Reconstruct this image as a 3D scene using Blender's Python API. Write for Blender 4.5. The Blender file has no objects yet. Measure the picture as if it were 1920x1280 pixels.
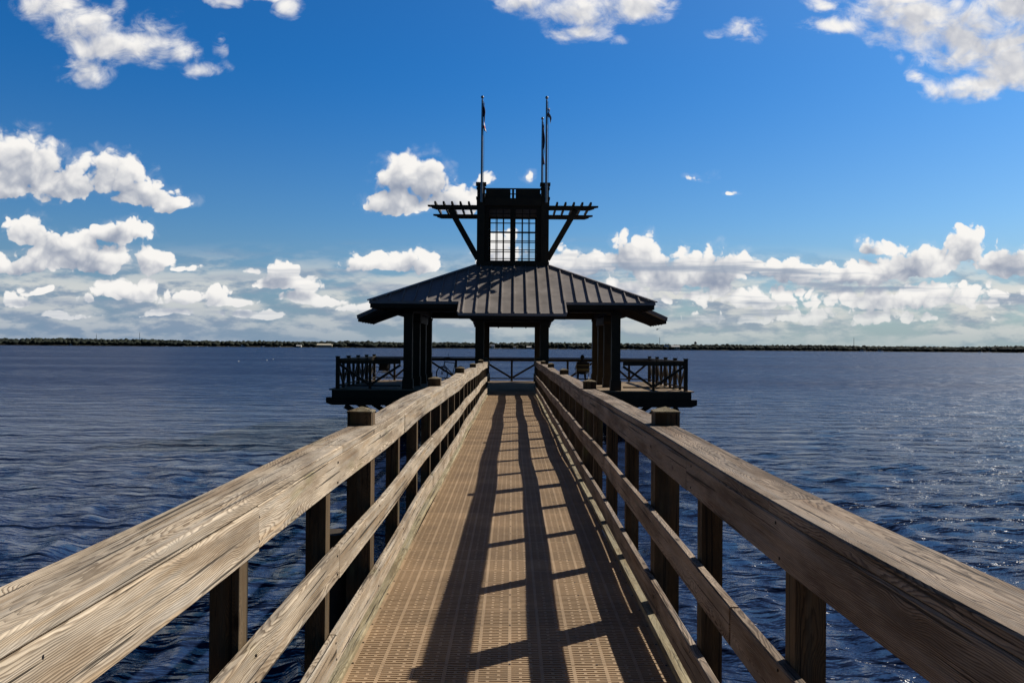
import bpy, bmesh, math, random
import numpy as np
from mathutils import Vector, Matrix, Euler

random.seed(7)
SC = bpy.context.scene
COL = SC.collection
R = math.radians

# ------------------------------------------------------------------ camera
F = 1620.0                       # focal length in pixels of the 1920 wide photograph
EYE = 1.52
cam_d = bpy.data.cameras.new('camera')
cam_d.sensor_width = 36.0
cam_d.lens = 36.0 * F / 1920.0
cam_d.clip_start = 0.05
cam_d.clip_end = 40000
cam = bpy.data.objects.new('camera', cam_d)
COL.objects.link(cam)
PITCH, ROLL = R(0.405), R(0.43)
ROT = (Matrix.Rotation(R(90) + PITCH, 3, 'X') @ Matrix.Rotation(ROLL, 3, 'Z'))
cam.matrix_world = Matrix.Translation((0, 0, EYE)) @ ROT.to_4x4()
SC.camera = cam


def ray(px, py):
    """unit-depth direction (x/y, z/y) seen at a pixel of the 1920 x 1280 photograph"""
    d = ROT @ Vector(((px - 960) / F, -(py - 640) / F, -1.0))
    return d.x / d.y, d.z / d.y


def at(px, py, Y):
    u, v = ray(px, py)
    return Vector((u * Y, Y, EYE + v * Y))


# ------------------------------------------------------------------ helpers
def tag(o, label=None, cat=None, group=None, kind=None):
    if label: o['label'] = label
    if cat: o['category'] = cat
    if group: o['group'] = group
    if kind: o['kind'] = kind
    return o


def thing(name, label, cat, loc=(0, 0, 0), rz=0.0, group=None):
    o = bpy.data.objects.new(name, None)
    o.empty_display_size = 0.2
    COL.objects.link(o)
    o.location = loc
    o.rotation_euler = (0, 0, rz)
    return tag(o, label, cat, group)


class MB:
    """collects shapes; build() links them as ONE mesh object"""
    def __init__(self):
        self.v, self.f, self.s = [], [], []

    def add(self, vs, fs, smooth=False):
        n = len(self.v)
        self.v += [tuple(p) for p in vs]
        self.f += [[i + n for i in q] for q in fs]
        self.s += [smooth] * len(fs)
        return self

    def box(self, x0, x1, y0, y1, z0, z1, M=None):
        vs = [Vector((x, y, z)) for z in (z0, z1) for y in (y0, y1) for x in (x0, x1)]
        if M is not None: vs = [M @ p for p in vs]
        return self.add(vs, [(0, 2, 3, 1), (4, 5, 7, 6), (0, 1, 5, 4), (2, 6, 7, 3), (0, 4, 6, 2), (1, 3, 7, 5)])

    def bar(self, a, b, w, h, up=(0, 0, 1)):
        """rectangular bar from a to b, w across, h along up"""
        a, b = Vector(a), Vector(b)
        d = (b - a).normalized()
        s = d.cross(Vector(up))
        if s.length < 1e-5: s = d.cross(Vector((0, 1, 0)))
        s.normalize()
        u = s.cross(d)
        vs = [p + s * i * w / 2 + u * j * h / 2 for p in (a, b) for i, j in ((-1, -1), (1, -1), (1, 1), (-1, 1))]
        return self.add(vs, [(3, 2, 1, 0), (4, 5, 6, 7), (0, 1, 5, 4), (1, 2, 6, 5), (2, 3, 7, 6), (3, 0, 4, 7)])

    def tube(self, pts, rad, n=10, smooth=True, caps=True):
        pts = [Vector(p) for p in pts]
        rads = rad if isinstance(rad, (list, tuple)) else [rad] * len(pts)
        vs, fs = [], []
        ref = Vector((0.123, 0.456, 0.9))
        for k, p in enumerate(pts):
            d = (pts[min(k + 1, len(pts) - 1)] - pts[max(k - 1, 0)])
            d = d.normalized() if d.length > 1e-9 else Vector((0, 0, 1))
            s = d.cross(ref)
            if s.length < 0.05: s = d.cross(Vector((1, 0, 0)))
            s.normalize(); t = d.cross(s)
            for i in range(n):
                a = 2 * math.pi * i / n
                vs.append(p + (s * math.cos(a) + t * math.sin(a)) * rads[k])
        for k in range(len(pts) - 1):
            for i in range(n):
                j = (i + 1) % n
                fs.append((k * n + i, k * n + j, (k + 1) * n + j, (k + 1) * n + i))
        self.add(vs, fs, smooth)
        if caps:
            self.add(vs[:n], [tuple(range(n))[::-1]])
            self.add(vs[-n:], [tuple(range(n))])
        return self

    def ball(self, c, r, n=12, m=8, sc=(1, 1, 1)):
        c = Vector(c); vs, fs = [], []
        for j in range(m + 1):
            th = math.pi * j / m
            for i in range(n):
                a = 2 * math.pi * i / n
                vs.append(c + Vector((r * sc[0] * math.sin(th) * math.cos(a), r * sc[1] * math.sin(th) * math.sin(a), r * sc[2] * math.cos(th))))
        for j in range(m):
            for i in range(n):
                k = (i + 1) % n
                fs.append((j * n + i, (j + 1) * n + i, (j + 1) * n + k, j * n + k))
        return self.add(vs, fs, True)

    def torus(self, c, R_, r, ax=(1, 0, 0), n=28, m=8):
        ax = Vector(ax).normalized()
        s = ax.cross(Vector((0, 0, 1)))
        if s.length < 1e-4: s = ax.cross(Vector((0, 1, 0)))
        s.normalize(); t = ax.cross(s); c = Vector(c)
        vs, fs = [], []
        for i in range(n):
            a = 2 * math.pi * i / n
            e = s * math.cos(a) + t * math.sin(a)
            for j in range(m):
                b = 2 * math.pi * j / m
                vs.append(c + e * (R_ + r * math.cos(b)) + ax * r * math.sin(b))
        for i in range(n):
            for j in range(m):
                i2, j2 = (i + 1) % n, (j + 1) % m
                fs.append((i * m + j, i2 * m + j, i2 * m + j2, i * m + j2))
        return self.add(vs, fs, True)

    def prism(self, poly, d, M=None):
        """extrude 3-D polygon by vector d"""
        poly = [Vector(p) for p in poly]; d = Vector(d); n = len(poly)
        vs = poly + [p + d for p in poly]
        if M is not None: vs = [M @ p for p in vs]
        fs = [tuple(range(n))[::-1], tuple(range(n, 2 * n))]
        fs += [(i, (i + 1) % n, n + (i + 1) % n, n + i) for i in range(n)]
        return self.add(vs, fs)

    def build(self, name, mat, parent=None, origin=None, fixn=True):
        me = bpy.data.meshes.new(name)
        o0 = Vector(origin) if origin is not None else Vector((0, 0, 0))
        me.from_pydata([tuple(Vector(p) - o0) for p in self.v], [], self.f)
        me.polygons.foreach_set('use_smooth', self.s)
        if fixn:
            bm = bmesh.new(); bm.from_mesh(me)
            bmesh.ops.recalc_face_normals(bm, faces=bm.faces)
            bm.to_mesh(me); bm.free()
        me.materials.append(mat)
        o = bpy.data.objects.new(name, me)
        COL.objects.link(o)
        o.location = o0
        if parent is not None: o.parent = parent
        return o


# ------------------------------------------------------------------ node helper
class NT:
    def __init__(self, tree):
        self.t = tree; self.n = tree.nodes; self.l = tree.links

    def put(self, sock, v):
        if isinstance(v, bpy.types.NodeSocket): self.l.new(v, sock)
        elif isinstance(v, (int, float)):
            try: sock.default_value = v
            except TypeError: sock.default_value = (v, v, v)
        else:
            v = tuple(v)
            if sock.type == 'RGBA' and len(v) == 3: v = v + (1.0,)
            sock.default_value = v

    def node(self, typ, ins=None, **props):
        n = self.n.new(typ)
        for k, v in props.items(): setattr(n, k, v)
        for k, v in (ins or {}).items(): self.put(n.inputs[k], v)
        return n

    def m(self, op, a, b=0.0, c=0.0, clamp=False):
        n = self.n.new('ShaderNodeMath'); n.operation = op; n.use_clamp = clamp
        self.put(n.inputs[0], a); self.put(n.inputs[1], b); self.put(n.inputs[2], c)
        return n.outputs[0]

    def vm(self, op, a, b=None, c=None, scale=None):
        n = self.n.new('ShaderNodeVectorMath'); n.operation = op
        self.put(n.inputs[0], a)
        if b is not None: self.put(n.inputs[1], b)
        if c is not None: self.put(n.inputs[2], c)
        if scale is not None: self.put(n.inputs['Scale'], scale)
        return n.outputs['Value'] if op in ('LENGTH', 'DOT_PRODUCT', 'DISTANCE') else n.outputs[0]

    def sep(self, v):
        n = self.n.new('ShaderNodeSeparateXYZ'); self.put(n.inputs[0], v); return n.outputs

    def comb(self, x, y, z):
        n = self.n.new('ShaderNodeCombineXYZ')
        for i, q in enumerate((x, y, z)): self.put(n.inputs[i], q)
        return n.outputs[0]

    def noise(self, vec, scale=1.0, detail=2.0, rough=0.5, dist=0.0, out='Fac', dims='3D'):
        n = self.node('ShaderNodeTexNoise', {'Scale': scale, 'Detail': detail, 'Roughness': rough, 'Distortion': dist}, noise_dimensions=dims)
        if vec is not None: self.put(n.inputs['Vector'], vec)
        return n.outputs[out]

    def ss(self, x, a, b, lo=0.0, hi=1.0):
        n = self.n.new('ShaderNodeMapRange'); n.interpolation_type = 'SMOOTHSTEP'
        for i, q in enumerate((x, a, b, lo, hi)): self.put(n.inputs[i], q)
        return n.outputs[0]

    def lin(self, x, a, b, lo=0.0, hi=1.0):
        n = self.n.new('ShaderNodeMapRange')
        for i, q in enumerate((x, a, b, lo, hi)): self.put(n.inputs[i], q)
        return n.outputs[0]

    def mix(self, f, a, b, blend='MIX'):
        n = self.n.new('ShaderNodeMix'); n.data_type = 'RGBA'; n.blend_type = blend
        self.put(n.inputs[0], f); self.put(n.inputs[6], a); self.put(n.inputs[7], b)
        return n.outputs[2]


def new_mat(name):
    m = bpy.data.materials.new(name); m.use_nodes = True
    nt = NT(m.node_tree)
    return m, nt, m.node_tree.nodes['Principled BSDF']


def flat_mat(name, col, rough=0.7, metal=0.0, var=0.25, scale=6.0, bump=0.0, spec=0.5):
    """painted / plain surface with slight wear in tone"""
    m, nt, bs = new_mat(name)
    tc = nt.node('ShaderNodeTexCoord').outputs['Object']
    n = nt.noise(tc, scale, 5, 0.6)
    f = nt.lin(n, 0.25, 0.75, 1 - var, 1 + var)
    c = nt.vm('SCALE', col, scale=f)
    nt.put(bs.inputs['Base Color'], c)
    nt.put(bs.inputs['Roughness'], nt.lin(n, 0.2, 0.8, max(0, rough - .1), min(1, rough + .1)))
    bs.inputs['Metallic'].default_value = metal
    bs.inputs['Specular IOR Level'].default_value = spec
    if bump:
        b = nt.node('ShaderNodeBump', {'Height': nt.noise(tc, scale * 8, 4), 'Strength': bump, 'Distance': 0.01})
        nt.put(bs.inputs['Normal'], b.outputs[0])
    return m


def wood_mat(name, axis, light, dark, green=0.15, grey=(0.42, 0.39, 0.345), stain=0.6):
    """weathered plain-sawn pine; grain runs along the given local axis"""
    m, nt, bs = new_mat(name)
    tc = nt.node('ShaderNodeTexCoord').outputs['Object']
    s = nt.sep(tc)
    if axis == 'Y': a, L, b = s[0], s[1], s[2]
    elif axis == 'Z': a, L, b = s[0], s[2], s[1]
    else: a, L, b = s[1], s[0], s[2]
    rnd = nt.node('ShaderNodeObjectInfo').outputs['Random']
    r2 = nt.m('FRACT', nt.m('MULTIPLY', rnd, 37.3))
    r3 = nt.m('FRACT', nt.m('MULTIPLY', rnd, 91.7))
    off = nt.m('MULTIPLY', rnd, 60.0)
    Lo = nt.m('ADD', L, off)
    # heart of the tree wanders along the board, knots pull the rings about
    n1 = nt.sep(nt.noise(nt.comb(off, nt.m('MULTIPLY', Lo, 0.9), 0.0), 1.0, 2, 0.5, out='Color'))
    ca = nt.m('ADD', nt.m('MULTIPLY', nt.m('SUBTRACT', n1[0], 0.5), 0.16), nt.m('MULTIPLY', nt.m('SUBTRACT', r2, .5), 0.10))
    cb = nt.m('ADD', nt.m('MULTIPLY', nt.m('SUBTRACT', n1[1], 0.5), 0.13), nt.lin(r3, 0, 1, -0.10, -0.035))
    kv = nt.comb(nt.m('MULTIPLY', a, 7.5), nt.m('MULTIPLY', Lo, 2.8), nt.m('MULTIPLY', b, 7.5))
    vor = nt.node('ShaderNodeTexVoronoi', {'Scale': 1.0, 'Randomness': 1.0})
    nt.put(vor.inputs['Vector'], kv)
    kd = vor.outputs['Distance']
    knot = nt.ss(kd, 0.0, 0.36, 1.0, 0.0)
    da = nt.m('SUBTRACT', a, ca); db = nt.m('SUBTRACT', b, cb)
    r = nt.m('SQRT', nt.m('ADD', nt.m('MULTIPLY', da, da), nt.m('MULTIPLY', db, db)))
    nz = nt.noise(nt.comb(nt.m('MULTIPLY', a, 14.0), nt.m('MULTIPLY', Lo, 1.6), nt.m('MULTIPLY', b, 14.0)), 1.0, 4, 0.55)
    r = nt.m('ADD', r, nt.m('MULTIPLY', nt.m('SUBTRACT', nz, 0.5), 0.040))
    r = nt.m('ADD', r, nt.m('MULTIPLY', knot, 0.030))
    ph = nt.m('FRACT', nt.m('MULTIPLY', r, nt.lin(r2, 0, 1, 150.0, 300.0)))
    ring = nt.m('MULTIPLY', nt.ss(ph, 0.30, 0.86), nt.ss(ph, 0.9, 1.0, 1.0, 0.0))
    fib = nt.noise(nt.comb(nt.m('MULTIPLY', a, 330.0), nt.m('MULTIPLY', Lo, 9.0), nt.m('MULTIPLY', b, 330.0)), 1.0, 3, 0.6)
    streak = nt.noise(nt.comb(nt.m('MULTIPLY', a, 38.0), nt.m('MULTIPLY', Lo, 1.1), nt.m('MULTIPLY', b, 38.0)), 1.0, 4, 0.6)
    patch = nt.noise(nt.comb(nt.m('MULTIPLY', a, 6.0), nt.m('MULTIPLY', Lo, 1.7), nt.m('MULTIPLY', b, 6.0)), 1.0, 3, 0.5)
    contrast = nt.lin(patch, 0.3, 0.7, 0.38, 0.95)
    fac = nt.m('MULTIPLY', ring, contrast)
    c = nt.mix(fac, light, dark)
    c = nt.mix(nt.ss(streak, 0.42, 0.72, 0.0, 0.6), c, grey)
    warm = nt.noise(nt.comb(nt.m('MULTIPLY', a, 22.0), nt.m('MULTIPLY', nt.m('ADD', Lo, 17.0), 0.8), nt.m('MULTIPLY', b, 22.0)), 1.0, 4, 0.6)
    c = nt.mix(nt.ss(warm, 0.5, 0.72, 0.0, 0.7), c, nt.vm('MULTIPLY', c, (0.74, 0.60, 0.43)))
    c = nt.mix(nt.ss(patch, 0.62, 0.78, 0.0, green * 3), c, (0.23, 0.22, 0.085))
    sn = nt.noise(nt.comb(nt.m('MULTIPLY', a, 9.0), nt.m('MULTIPLY', nt.m('ADD', Lo, 5.0), 1.3), nt.m('MULTIPLY', b, 9.0)), 1.0, 5, 0.62)
    c = nt.mix(nt.ss(sn, 0.44, 0.64, 0.0, stain), c, nt.vm('MULTIPLY', c, (0.46, 0.38, 0.30)))
    c = nt.mix(nt.ss(kd, 0.03, 0.12, 0.85, 0.0), c, (dark[0] * .45, dark[1] * .4, dark[2] * .35))
    crk = nt.noise(nt.comb(nt.m('MULTIPLY', a, 85.0), nt.m('MULTIPLY', Lo, 0.9), nt.m('MULTIPLY', b, 85.0)), 1.0, 2, 0.5)
    crack = nt.ss(crk, 0.61, 0.65)
    c = nt.mix(nt.m('MULTIPLY', crack, 0.85), c, (0.02, 0.016, 0.012))
    bri = nt.m('MULTIPLY', nt.lin(fib, 0.2, 0.8, 0.72, 1.25), nt.lin(rnd, 0, 1, 0.88, 1.1))
    p2 = nt.noise(nt.comb(nt.m('MULTIPLY', a, 11.0), nt.m('MULTIPLY', nt.m('ADD', Lo, 31.0), 2.4), nt.m('MULTIPLY', b, 11.0)), 1.0, 4, 0.6)
    bri = nt.m('MULTIPLY', bri, nt.lin(p2, 0.3, 0.7, 0.72, 1.22))
    c = nt.vm('SCALE', c, scale=bri)
    nt.put(bs.inputs['Base Color'], c)
    bs.inputs['Roughness'].default_value = 0.85
    bs.inputs['Specular IOR Level'].default_value = 0.2
    h = nt.m('ADD', nt.m('MULTIPLY', ring, 0.6), nt.m('MULTIPLY', fib, 0.55))
    h = nt.m('SUBTRACT', h, nt.m('MULTIPLY', crack, 2.0))
    bp = nt.node('ShaderNodeBump', {'Height': h, 'Strength': 0.55, 'Distance': 0.0022})
    nt.put(bs.inputs['Normal'], bp.outputs[0])
    return m


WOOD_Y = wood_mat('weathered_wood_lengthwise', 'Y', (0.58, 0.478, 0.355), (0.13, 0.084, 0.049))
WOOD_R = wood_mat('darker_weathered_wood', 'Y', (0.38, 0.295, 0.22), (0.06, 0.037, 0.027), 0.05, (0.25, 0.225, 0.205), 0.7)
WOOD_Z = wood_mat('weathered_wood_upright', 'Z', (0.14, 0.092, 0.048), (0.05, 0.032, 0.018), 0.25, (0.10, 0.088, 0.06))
TOPW = wood_mat('weathered_post_top', 'Y', (0.30, 0.25, 0.16), (0.15, 0.11, 0.06), 0.3, (0.24, 0.215, 0.16))
NAILER = wood_mat('green_treated_wood', 'Y', (0.40, 0.34, 0.215), (0.22, 0.18, 0.10), 0.15, (0.34, 0.31, 0.23))
GRATE, ntg, bsg = new_mat('tan_grating')
_tc = ntg.node('ShaderNodeTexCoord').outputs['Object']
_s = ntg.sep(_tc)
_pan = ntg.m('FLOOR', ntg.m('DIVIDE', ntg.m('ADD', _s[1], 4.9), 0.2919))
_wn = ntg.node('ShaderNodeTexWhiteNoise', {'W': _pan}, noise_dimensions='1D').outputs['Value']
_n1 = ntg.noise(_tc, 2.1, 5, 0.65)
_n2 = ntg.noise(ntg.vm('MULTIPLY', _tc, (7.0, 3.0, 1.0)), 1.0, 5, 0.7)
_f = ntg.m('MULTIPLY', ntg.lin(_wn, 0, 1, 0.86, 1.10), ntg.m('MULTIPLY', ntg.lin(_n1, 0.3, 0.7, 0.78, 1.18), ntg.ss(_n2, 0.60, 0.74, 1.0, 0.62)))
ntg.put(bsg.inputs['Base Color'], ntg.vm('SCALE', (0.415, 0.292, 0.178), scale=_f))
bsg.inputs['Roughness'].default_value = 0.68
bsg.inputs['Specular IOR Level'].default_value = 0.3
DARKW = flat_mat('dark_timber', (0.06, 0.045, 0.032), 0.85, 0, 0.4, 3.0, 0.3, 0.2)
PAINT = flat_mat('dark_olive_paint', (0.055, 0.042, 0.024), 0.6, 0, 0.3, 2.0, 0.05, 0.2)
PAINT2 = flat_mat('dark_brown_paint', (0.042, 0.031, 0.019), 0.6, 0, 0.3, 2.0, 0.05, 0.15)
ROOFM = flat_mat('dark_metal_roof', (0.30, 0.27, 0.25), 0.45, 0.0, 0.28, 1.6, 0.0, 0.4)
PLANK = flat_mat('platform_planks', (0.30, 0.22, 0.14), 0.8, 0, 0.3, 2.0, 0.2, 0.2)
BLACK = flat_mat('black_fabric', (0.012, 0.012, 0.014), 0.9, 0, 0.3, 20)
STEEL = flat_mat('grey_steel', (0.30, 0.31, 0.32), 0.35, 0.8, 0.1, 10)
DSTEEL = flat_mat('dark_steel', (0.03, 0.03, 0.035), 0.4, 0.6, 0.1, 10)
RUBBER = flat_mat('black_rubber', (0.012, 0.012, 0.012), 0.85, 0, 0.1, 10)
WHITE = flat_mat('white_paint', (0.78, 0.78, 0.76), 0.6, 0, 0.06, 0.3)
CREAM = flat_mat('cream_wall', (0.58, 0.53, 0.42), 0.7, 0, 0.1, 0.3)
GREYR = flat_mat('grey_shingle', (0.16, 0.155, 0.15), 0.8, 0, 0.2, 0.5)
GLASS = flat_mat('dark_window', (0.02, 0.025, 0.03), 0.15, 0, 0.1, 0.5)

# ------------------------------------------------------------------ sun and sky
SUN = Vector((0.648, 0.488, 0.585)).normalized()
sd = bpy.data.lights.new('sun', 'SUN')
sd.energy = 5.0
sd.angle = R(0.5)
sd.color = (1.0, 0.93, 0.82)
sun = bpy.data.objects.new('sun', sd)
COL.objects.link(sun)
sun.rotation_euler = SUN.to_track_quat('Z', 'Y').to_euler()
sun.location = (20, 15, 30)

world = bpy.data.worlds.new('World')
SC.world = world
world.use_nodes = True
wt = NT(world.node_tree)
for n in list(wt.n): wt.n.remove(n)
tc = wt.node('ShaderNodeTexCoord').outputs['Generated']
ws = wt.sep(tc)
sky = wt.node('ShaderNodeTexSky')
sky.sky_type = 'NISHITA'
sky.sun_disc = False
sky.sun_elevation = math.asin(SUN.z)
sky.sun_rotation = math.atan2(SUN.x, SUN.y)
sky.altitude = 0
sky.air_density = 1.0
sky.dust_density = 0.6
sky.ozone_density = 2.5
ay = wt.m('MAXIMUM', wt.m('ABSOLUTE', ws[1]), 0.02)
U = wt.m('DIVIDE', ws[0], ay)
V = wt.m('DIVIDE', ws[2], ay)

# cumulus: (px, py, rx, ry, weakness) of each lump as a direction in the sky
LUMPS = [
    # ragged cloud high on the left
    (95, 8, 70, 34, .1), (150, 45, 62, 36, .0), (205, 85, 75, 34, .0), (275, 88, 75, 34, .05), (330, 98, 48, 28, .3), (300, 45, 50, 36, .4), (385, 128, 50, 20, .45), (412, 90, 18, 36, .8), (225, 20, 26, 30, .6),
    (162, 130, 55, 32, .25), (430, -2, 45, 14, .2), (540, 18, 26, 24, .35), (505, -2, 50, 12, .4),
    # top centre
    (985, 2, 60, 24, .1), (1080, 22, 85, 34, .0), (1180, 8, 80, 32, .0), (1085, 62, 58, 20, .15), (1165, 76, 22, 12, .85),
    (1400, 57, 42, 26, .5), (1345, 62, 34, 12, .85),
    # big cloud top right
    (1540, 4, 40, 15, .2), (1575, 46, 68, 17, .2), (1700, 20, 100, 62, 0), (1800, 52, 125, 72, 0), (1890, 90, 90, 72, 0), (1810, 164, 85, 27, 0), (1900, 130, 60, 45, 0), (1712, 147, 22, 14, .2), (1930, 10, 120, 80, 0), (1790, 110, 60, 30, .2),
    # left pair
    (48, 300, 92, 58, 0), (-20, 295, 70, 56, 0), (110, 342, 92, 40, 0), (205, 326, 80, 48, 0), (268, 358, 66, 34, 0), (322, 378, 46, 20, .05), (20, 345, 60, 36, 0),
    # left lower
    (60, 432, 58, 32, .1), (130, 462, 82, 42, 0), (190, 480, 62, 34, 0), (40, 490, 84, 24, 0), (228, 432, 70, 26, 0), (282, 486, 48, 32, 0), (350, 502, 60, 11, .45),  (90, 484, 90, 30, 0),
    (240, 540, 78, 24, .1), (340, 556, 58, 18, .2), (410, 545, 34, 20, .2), (30, 560, 42, 18, .2), (155, 562, 26, 12, .3),
    (430, 566, 62, 14, .15), (590, 560, 74, 16, .15), (120, 590, 70, 10, .2), (300, 584, 80, 10, .25), (60, 545, 50, 12, .2), (480, 590, 90, 10, .3), (680, 575, 60, 12, .3),
    # middle left
    (530, 512, 38, 27, 0), (565, 534, 42, 20, 0), (505, 528, 34, 18, .1), (474, 505, 24, 10, .2), (690, 488, 70, 21, 0), (790, 487, 40, 22, 0), (740, 494, 50, 14, .1),
    # behind the tower
    (752, 330, 50, 45, 0), (802, 334, 46, 44, 0), (842, 368, 48, 30, 0), (742, 376, 58, 26, 0), (872, 374, 34, 26, 0), (906, 334, 25, 17, .2), (990, 328, 30, 16, .85), (940, 460, 60, 50, .3),
    (1322, 330, 40, 14, .5), (1368, 361, 24, 8, .55), 
    # right bank
    (1085, 490, 70, 38, 0), (1192, 474, 62, 42, 0), (1242, 500, 92, 44, 0), (1340, 500, 88, 46, 0), (1480, 506, 66, 30, 0), (1600, 512, 100, 28, 0), (1640, 460, 40, 18, .1), (1722, 488, 96, 34, 0), (1812, 462, 46, 40, 0), (1890, 486, 80, 36, 0),
    (1150, 545, 130, 30, .35), (1400, 552, 220, 32, .4), (1720, 550, 280, 40, .35), (1560, 592, 380, 22, .5),
]
grp = bpy.data.node_groups.new('cloud_density', 'ShaderNodeTree')
grp.interface.new_socket('P', in_out='INPUT', socket_type='NodeSocketVector')
grp.interface.new_socket('D', in_out='OUTPUT', socket_type='NodeSocketFloat')
g = NT(grp)
gi = grp.nodes.new('NodeGroupInput'); go = grp.nodes.new('NodeGroupOutput')
P = gi.outputs[0]
wv = g.noise(P, 26.0, 2, 0.5, out='Color')
P2 = g.vm('ADD', P, g.vm('MULTIPLY', g.vm('SUBTRACT', wv, (.5, .5, .5)), (0.026, 0.020, 0.0)))
q = None
for (px, py, rx, ry, wk) in LUMPS:
    u, v = ray(px, py)
    gr = 1.03 if py < 200 else 1.14 if 700 < px < 880 else 1.04
    if py > 230: v -= ry * 0.25 / F
    ix, iy = F / (rx * gr), F / (ry * gr * (1.18 if py > 230 else 1.0))
    e = g.vm('MULTIPLY_ADD', P2, (ix, iy, 0), (-u * ix, -v * iy, math.sqrt(wk)))
    if py > 230: e = g.vm('MAXIMUM', e, g.vm('MULTIPLY', e, (-1, -1.7, -1)))
    d = g.vm('DOT_PRODUCT', e, e)
    if q is None: q = d
    else:
        n = g.n.new('ShaderNodeMath'); n.operation = 'SMOOTH_MIN'
        g.put(n.inputs[0], q); g.put(n.inputs[1], d); n.inputs[2].default_value = 0.35
        q = n.outputs[0]
grp.interface.new_socket('S', in_out='OUTPUT', socket_type='NodeSocketFloat')
py_ = g.sep(P)[1]
hig = g.ss(py_, 0.18, 0.34)
nz1 = g.noise(P2, 30.0, 5, 0.52)
nzh = g.noise(g.vm('MULTIPLY', P, (0.8, 1.25, 1.0)), 26.0, 8, 0.62, 0.5)
low_n = g.noise(P2, 34.0, 2, 0.5)
bill = g.node('ShaderNodeTexVoronoi', {'Scale': 50.0, 'Detail': 1.5, 'Roughness': 0.5, 'Lacunarity': 2.3}, voronoi_dimensions='2D')
g.put(bill.inputs['Vector'], g.vm('ADD', P2, g.vm('MULTIPLY', g.vm('SUBTRACT', g.noise(P, 80.0, 2, .5, out='Color'), (.5, .5, .5)), (0.010, 0.010, 0))))
sm = g.m('ADD', g.m('SUBTRACT', 1.05, g.m('MINIMUM', q, 2.2)), g.m('MULTIPLY', g.m('SUBTRACT', low_n, 0.5), 1.5))
shape = g.m('SUBTRACT', 1.10, g.m('MINIMUM', q, 2.5))
amp_ = g.m('ADD', g.m('MULTIPLY', g.m('SUBTRACT', nz1, 0.5), g.lin(hig, 0, 1, 1.55, 0.4)), g.m('MULTIPLY', g.m('SUBTRACT', nzh, 0.5), g.m('MULTIPLY', hig, 2.7)))
shape = g.m('ADD', shape, amp_)
shape = g.m('ADD', shape, g.m('MULTIPLY', g.m('SUBTRACT', 0.42, bill.outputs['Distance']), g.lin(hig, 0, 1, 0.85, 0.12)))
g.put(go.inputs[0], shape)
g.put(go.inputs[1], sm)
grp.interface.new_socket('B', in_out='OUTPUT', socket_type='NodeSocketFloat')
g.put(go.inputs[2], bill.outputs['Distance'])


def dens(vec):
    n = wt.n.new('ShaderNodeGroup'); n.node_tree = grp
    wt.put(n.inputs[0], vec)
    return n.outputs


PW = wt.comb(U, V, 0.0)
fwd = wt.ss(ws[1], 0.0, 0.2)
DD = dens(PW)
D0 = DD[0]
DS = dens(wt.vm('ADD', PW, (0.0065, 0.0125, 0.0)))[1]
hi = wt.ss(V, 0.16, 0.34)
edge = wt.m('ADD', 0.30, wt.m('MULTIPLY', hi, 0.85))
vn = wt.noise(wt.vm('MULTIPLY', PW, (0.8, 1.3, 1.0)), 30.0, 7, 0.64, 0.6)
veil = wt.m('MULTIPLY', wt.m('MULTIPLY', wt.ss(D0, -0.55, 0.45), wt.ss(vn, 0.40, 0.66)), wt.lin(hi, 0, 1, 0.22, 0.55))
alpha = wt.m('MULTIPLY', wt.m('MAXIMUM', wt.ss(D0, 0.0, edge), veil), fwd)
depth = DS
depth = wt.m('ADD', depth, wt.m('MULTIPLY', wt.m('SUBTRACT', DD[2], 0.42), 0.5))
shade = wt.ss(depth, 1.6, 0.1)
cl = wt.mix(shade, wt.mix(hi, (2.5, 2.95, 3.9), (4.7, 4.9, 5.5)), (8.7, 8.5, 8.2))
# layered far cloud low over the horizon
PL = wt.comb(wt.m('MULTIPLY', U, 13.0), wt.m('MULTIPLY', V, 40.0), 3.7)
low = wt.noise(PL, 1.0, 6, 0.55)
PL2 = wt.comb(wt.m('MULTIPLY', wt.m('ADD', U, 0.005), 13.0), wt.m('MULTIPLY', wt.m('ADD', V, 0.007), 40.0), 3.7)
low2 = wt.noise(PL2, 1.0, 6, 0.55)
right = wt.ss(U, -0.25, 0.30, 0.8, 1.0)
band = wt.m('MULTIPLY', wt.ss(V, 0.0, 0.025, 0.5, 1.0), wt.m('MULTIPLY', wt.ss(V, 0.06, 0.125, 1.0, 0.0), fwd))
lowa = wt.m('MULTIPLY', wt.m('MULTIPLY', wt.ss(low, 0.34, 0.56), band), right)
lows = wt.ss(wt.m('SUBTRACT', low, low2), -0.10, 0.07)
lowc = wt.mix(lows, (2.5, 3.1, 4.0), (6.6, 6.6, 6.3))
# tune the blue of the clear sky, and darken its unseen parts to deepen shadows
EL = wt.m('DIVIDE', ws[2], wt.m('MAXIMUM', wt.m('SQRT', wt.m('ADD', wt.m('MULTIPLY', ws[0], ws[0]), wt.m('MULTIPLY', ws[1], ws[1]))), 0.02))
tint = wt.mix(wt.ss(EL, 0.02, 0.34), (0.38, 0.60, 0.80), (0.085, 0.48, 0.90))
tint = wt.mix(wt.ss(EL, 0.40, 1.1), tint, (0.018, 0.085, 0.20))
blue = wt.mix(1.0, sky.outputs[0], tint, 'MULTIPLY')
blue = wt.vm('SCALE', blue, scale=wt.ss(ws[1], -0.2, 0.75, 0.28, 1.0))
hazec = wt.mix(wt.ss(U, -0.5, 0.35), (1.85, 2.7, 3.95), (2.9, 3.75, 4.05))
haze = wt.m('MULTIPLY', wt.ss(EL, -0.02, 0.15, 0.85, 0.0), wt.lin(fwd, 0, 1, 0.15, 1.0))
base = wt.mix(haze, blue, hazec)
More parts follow.
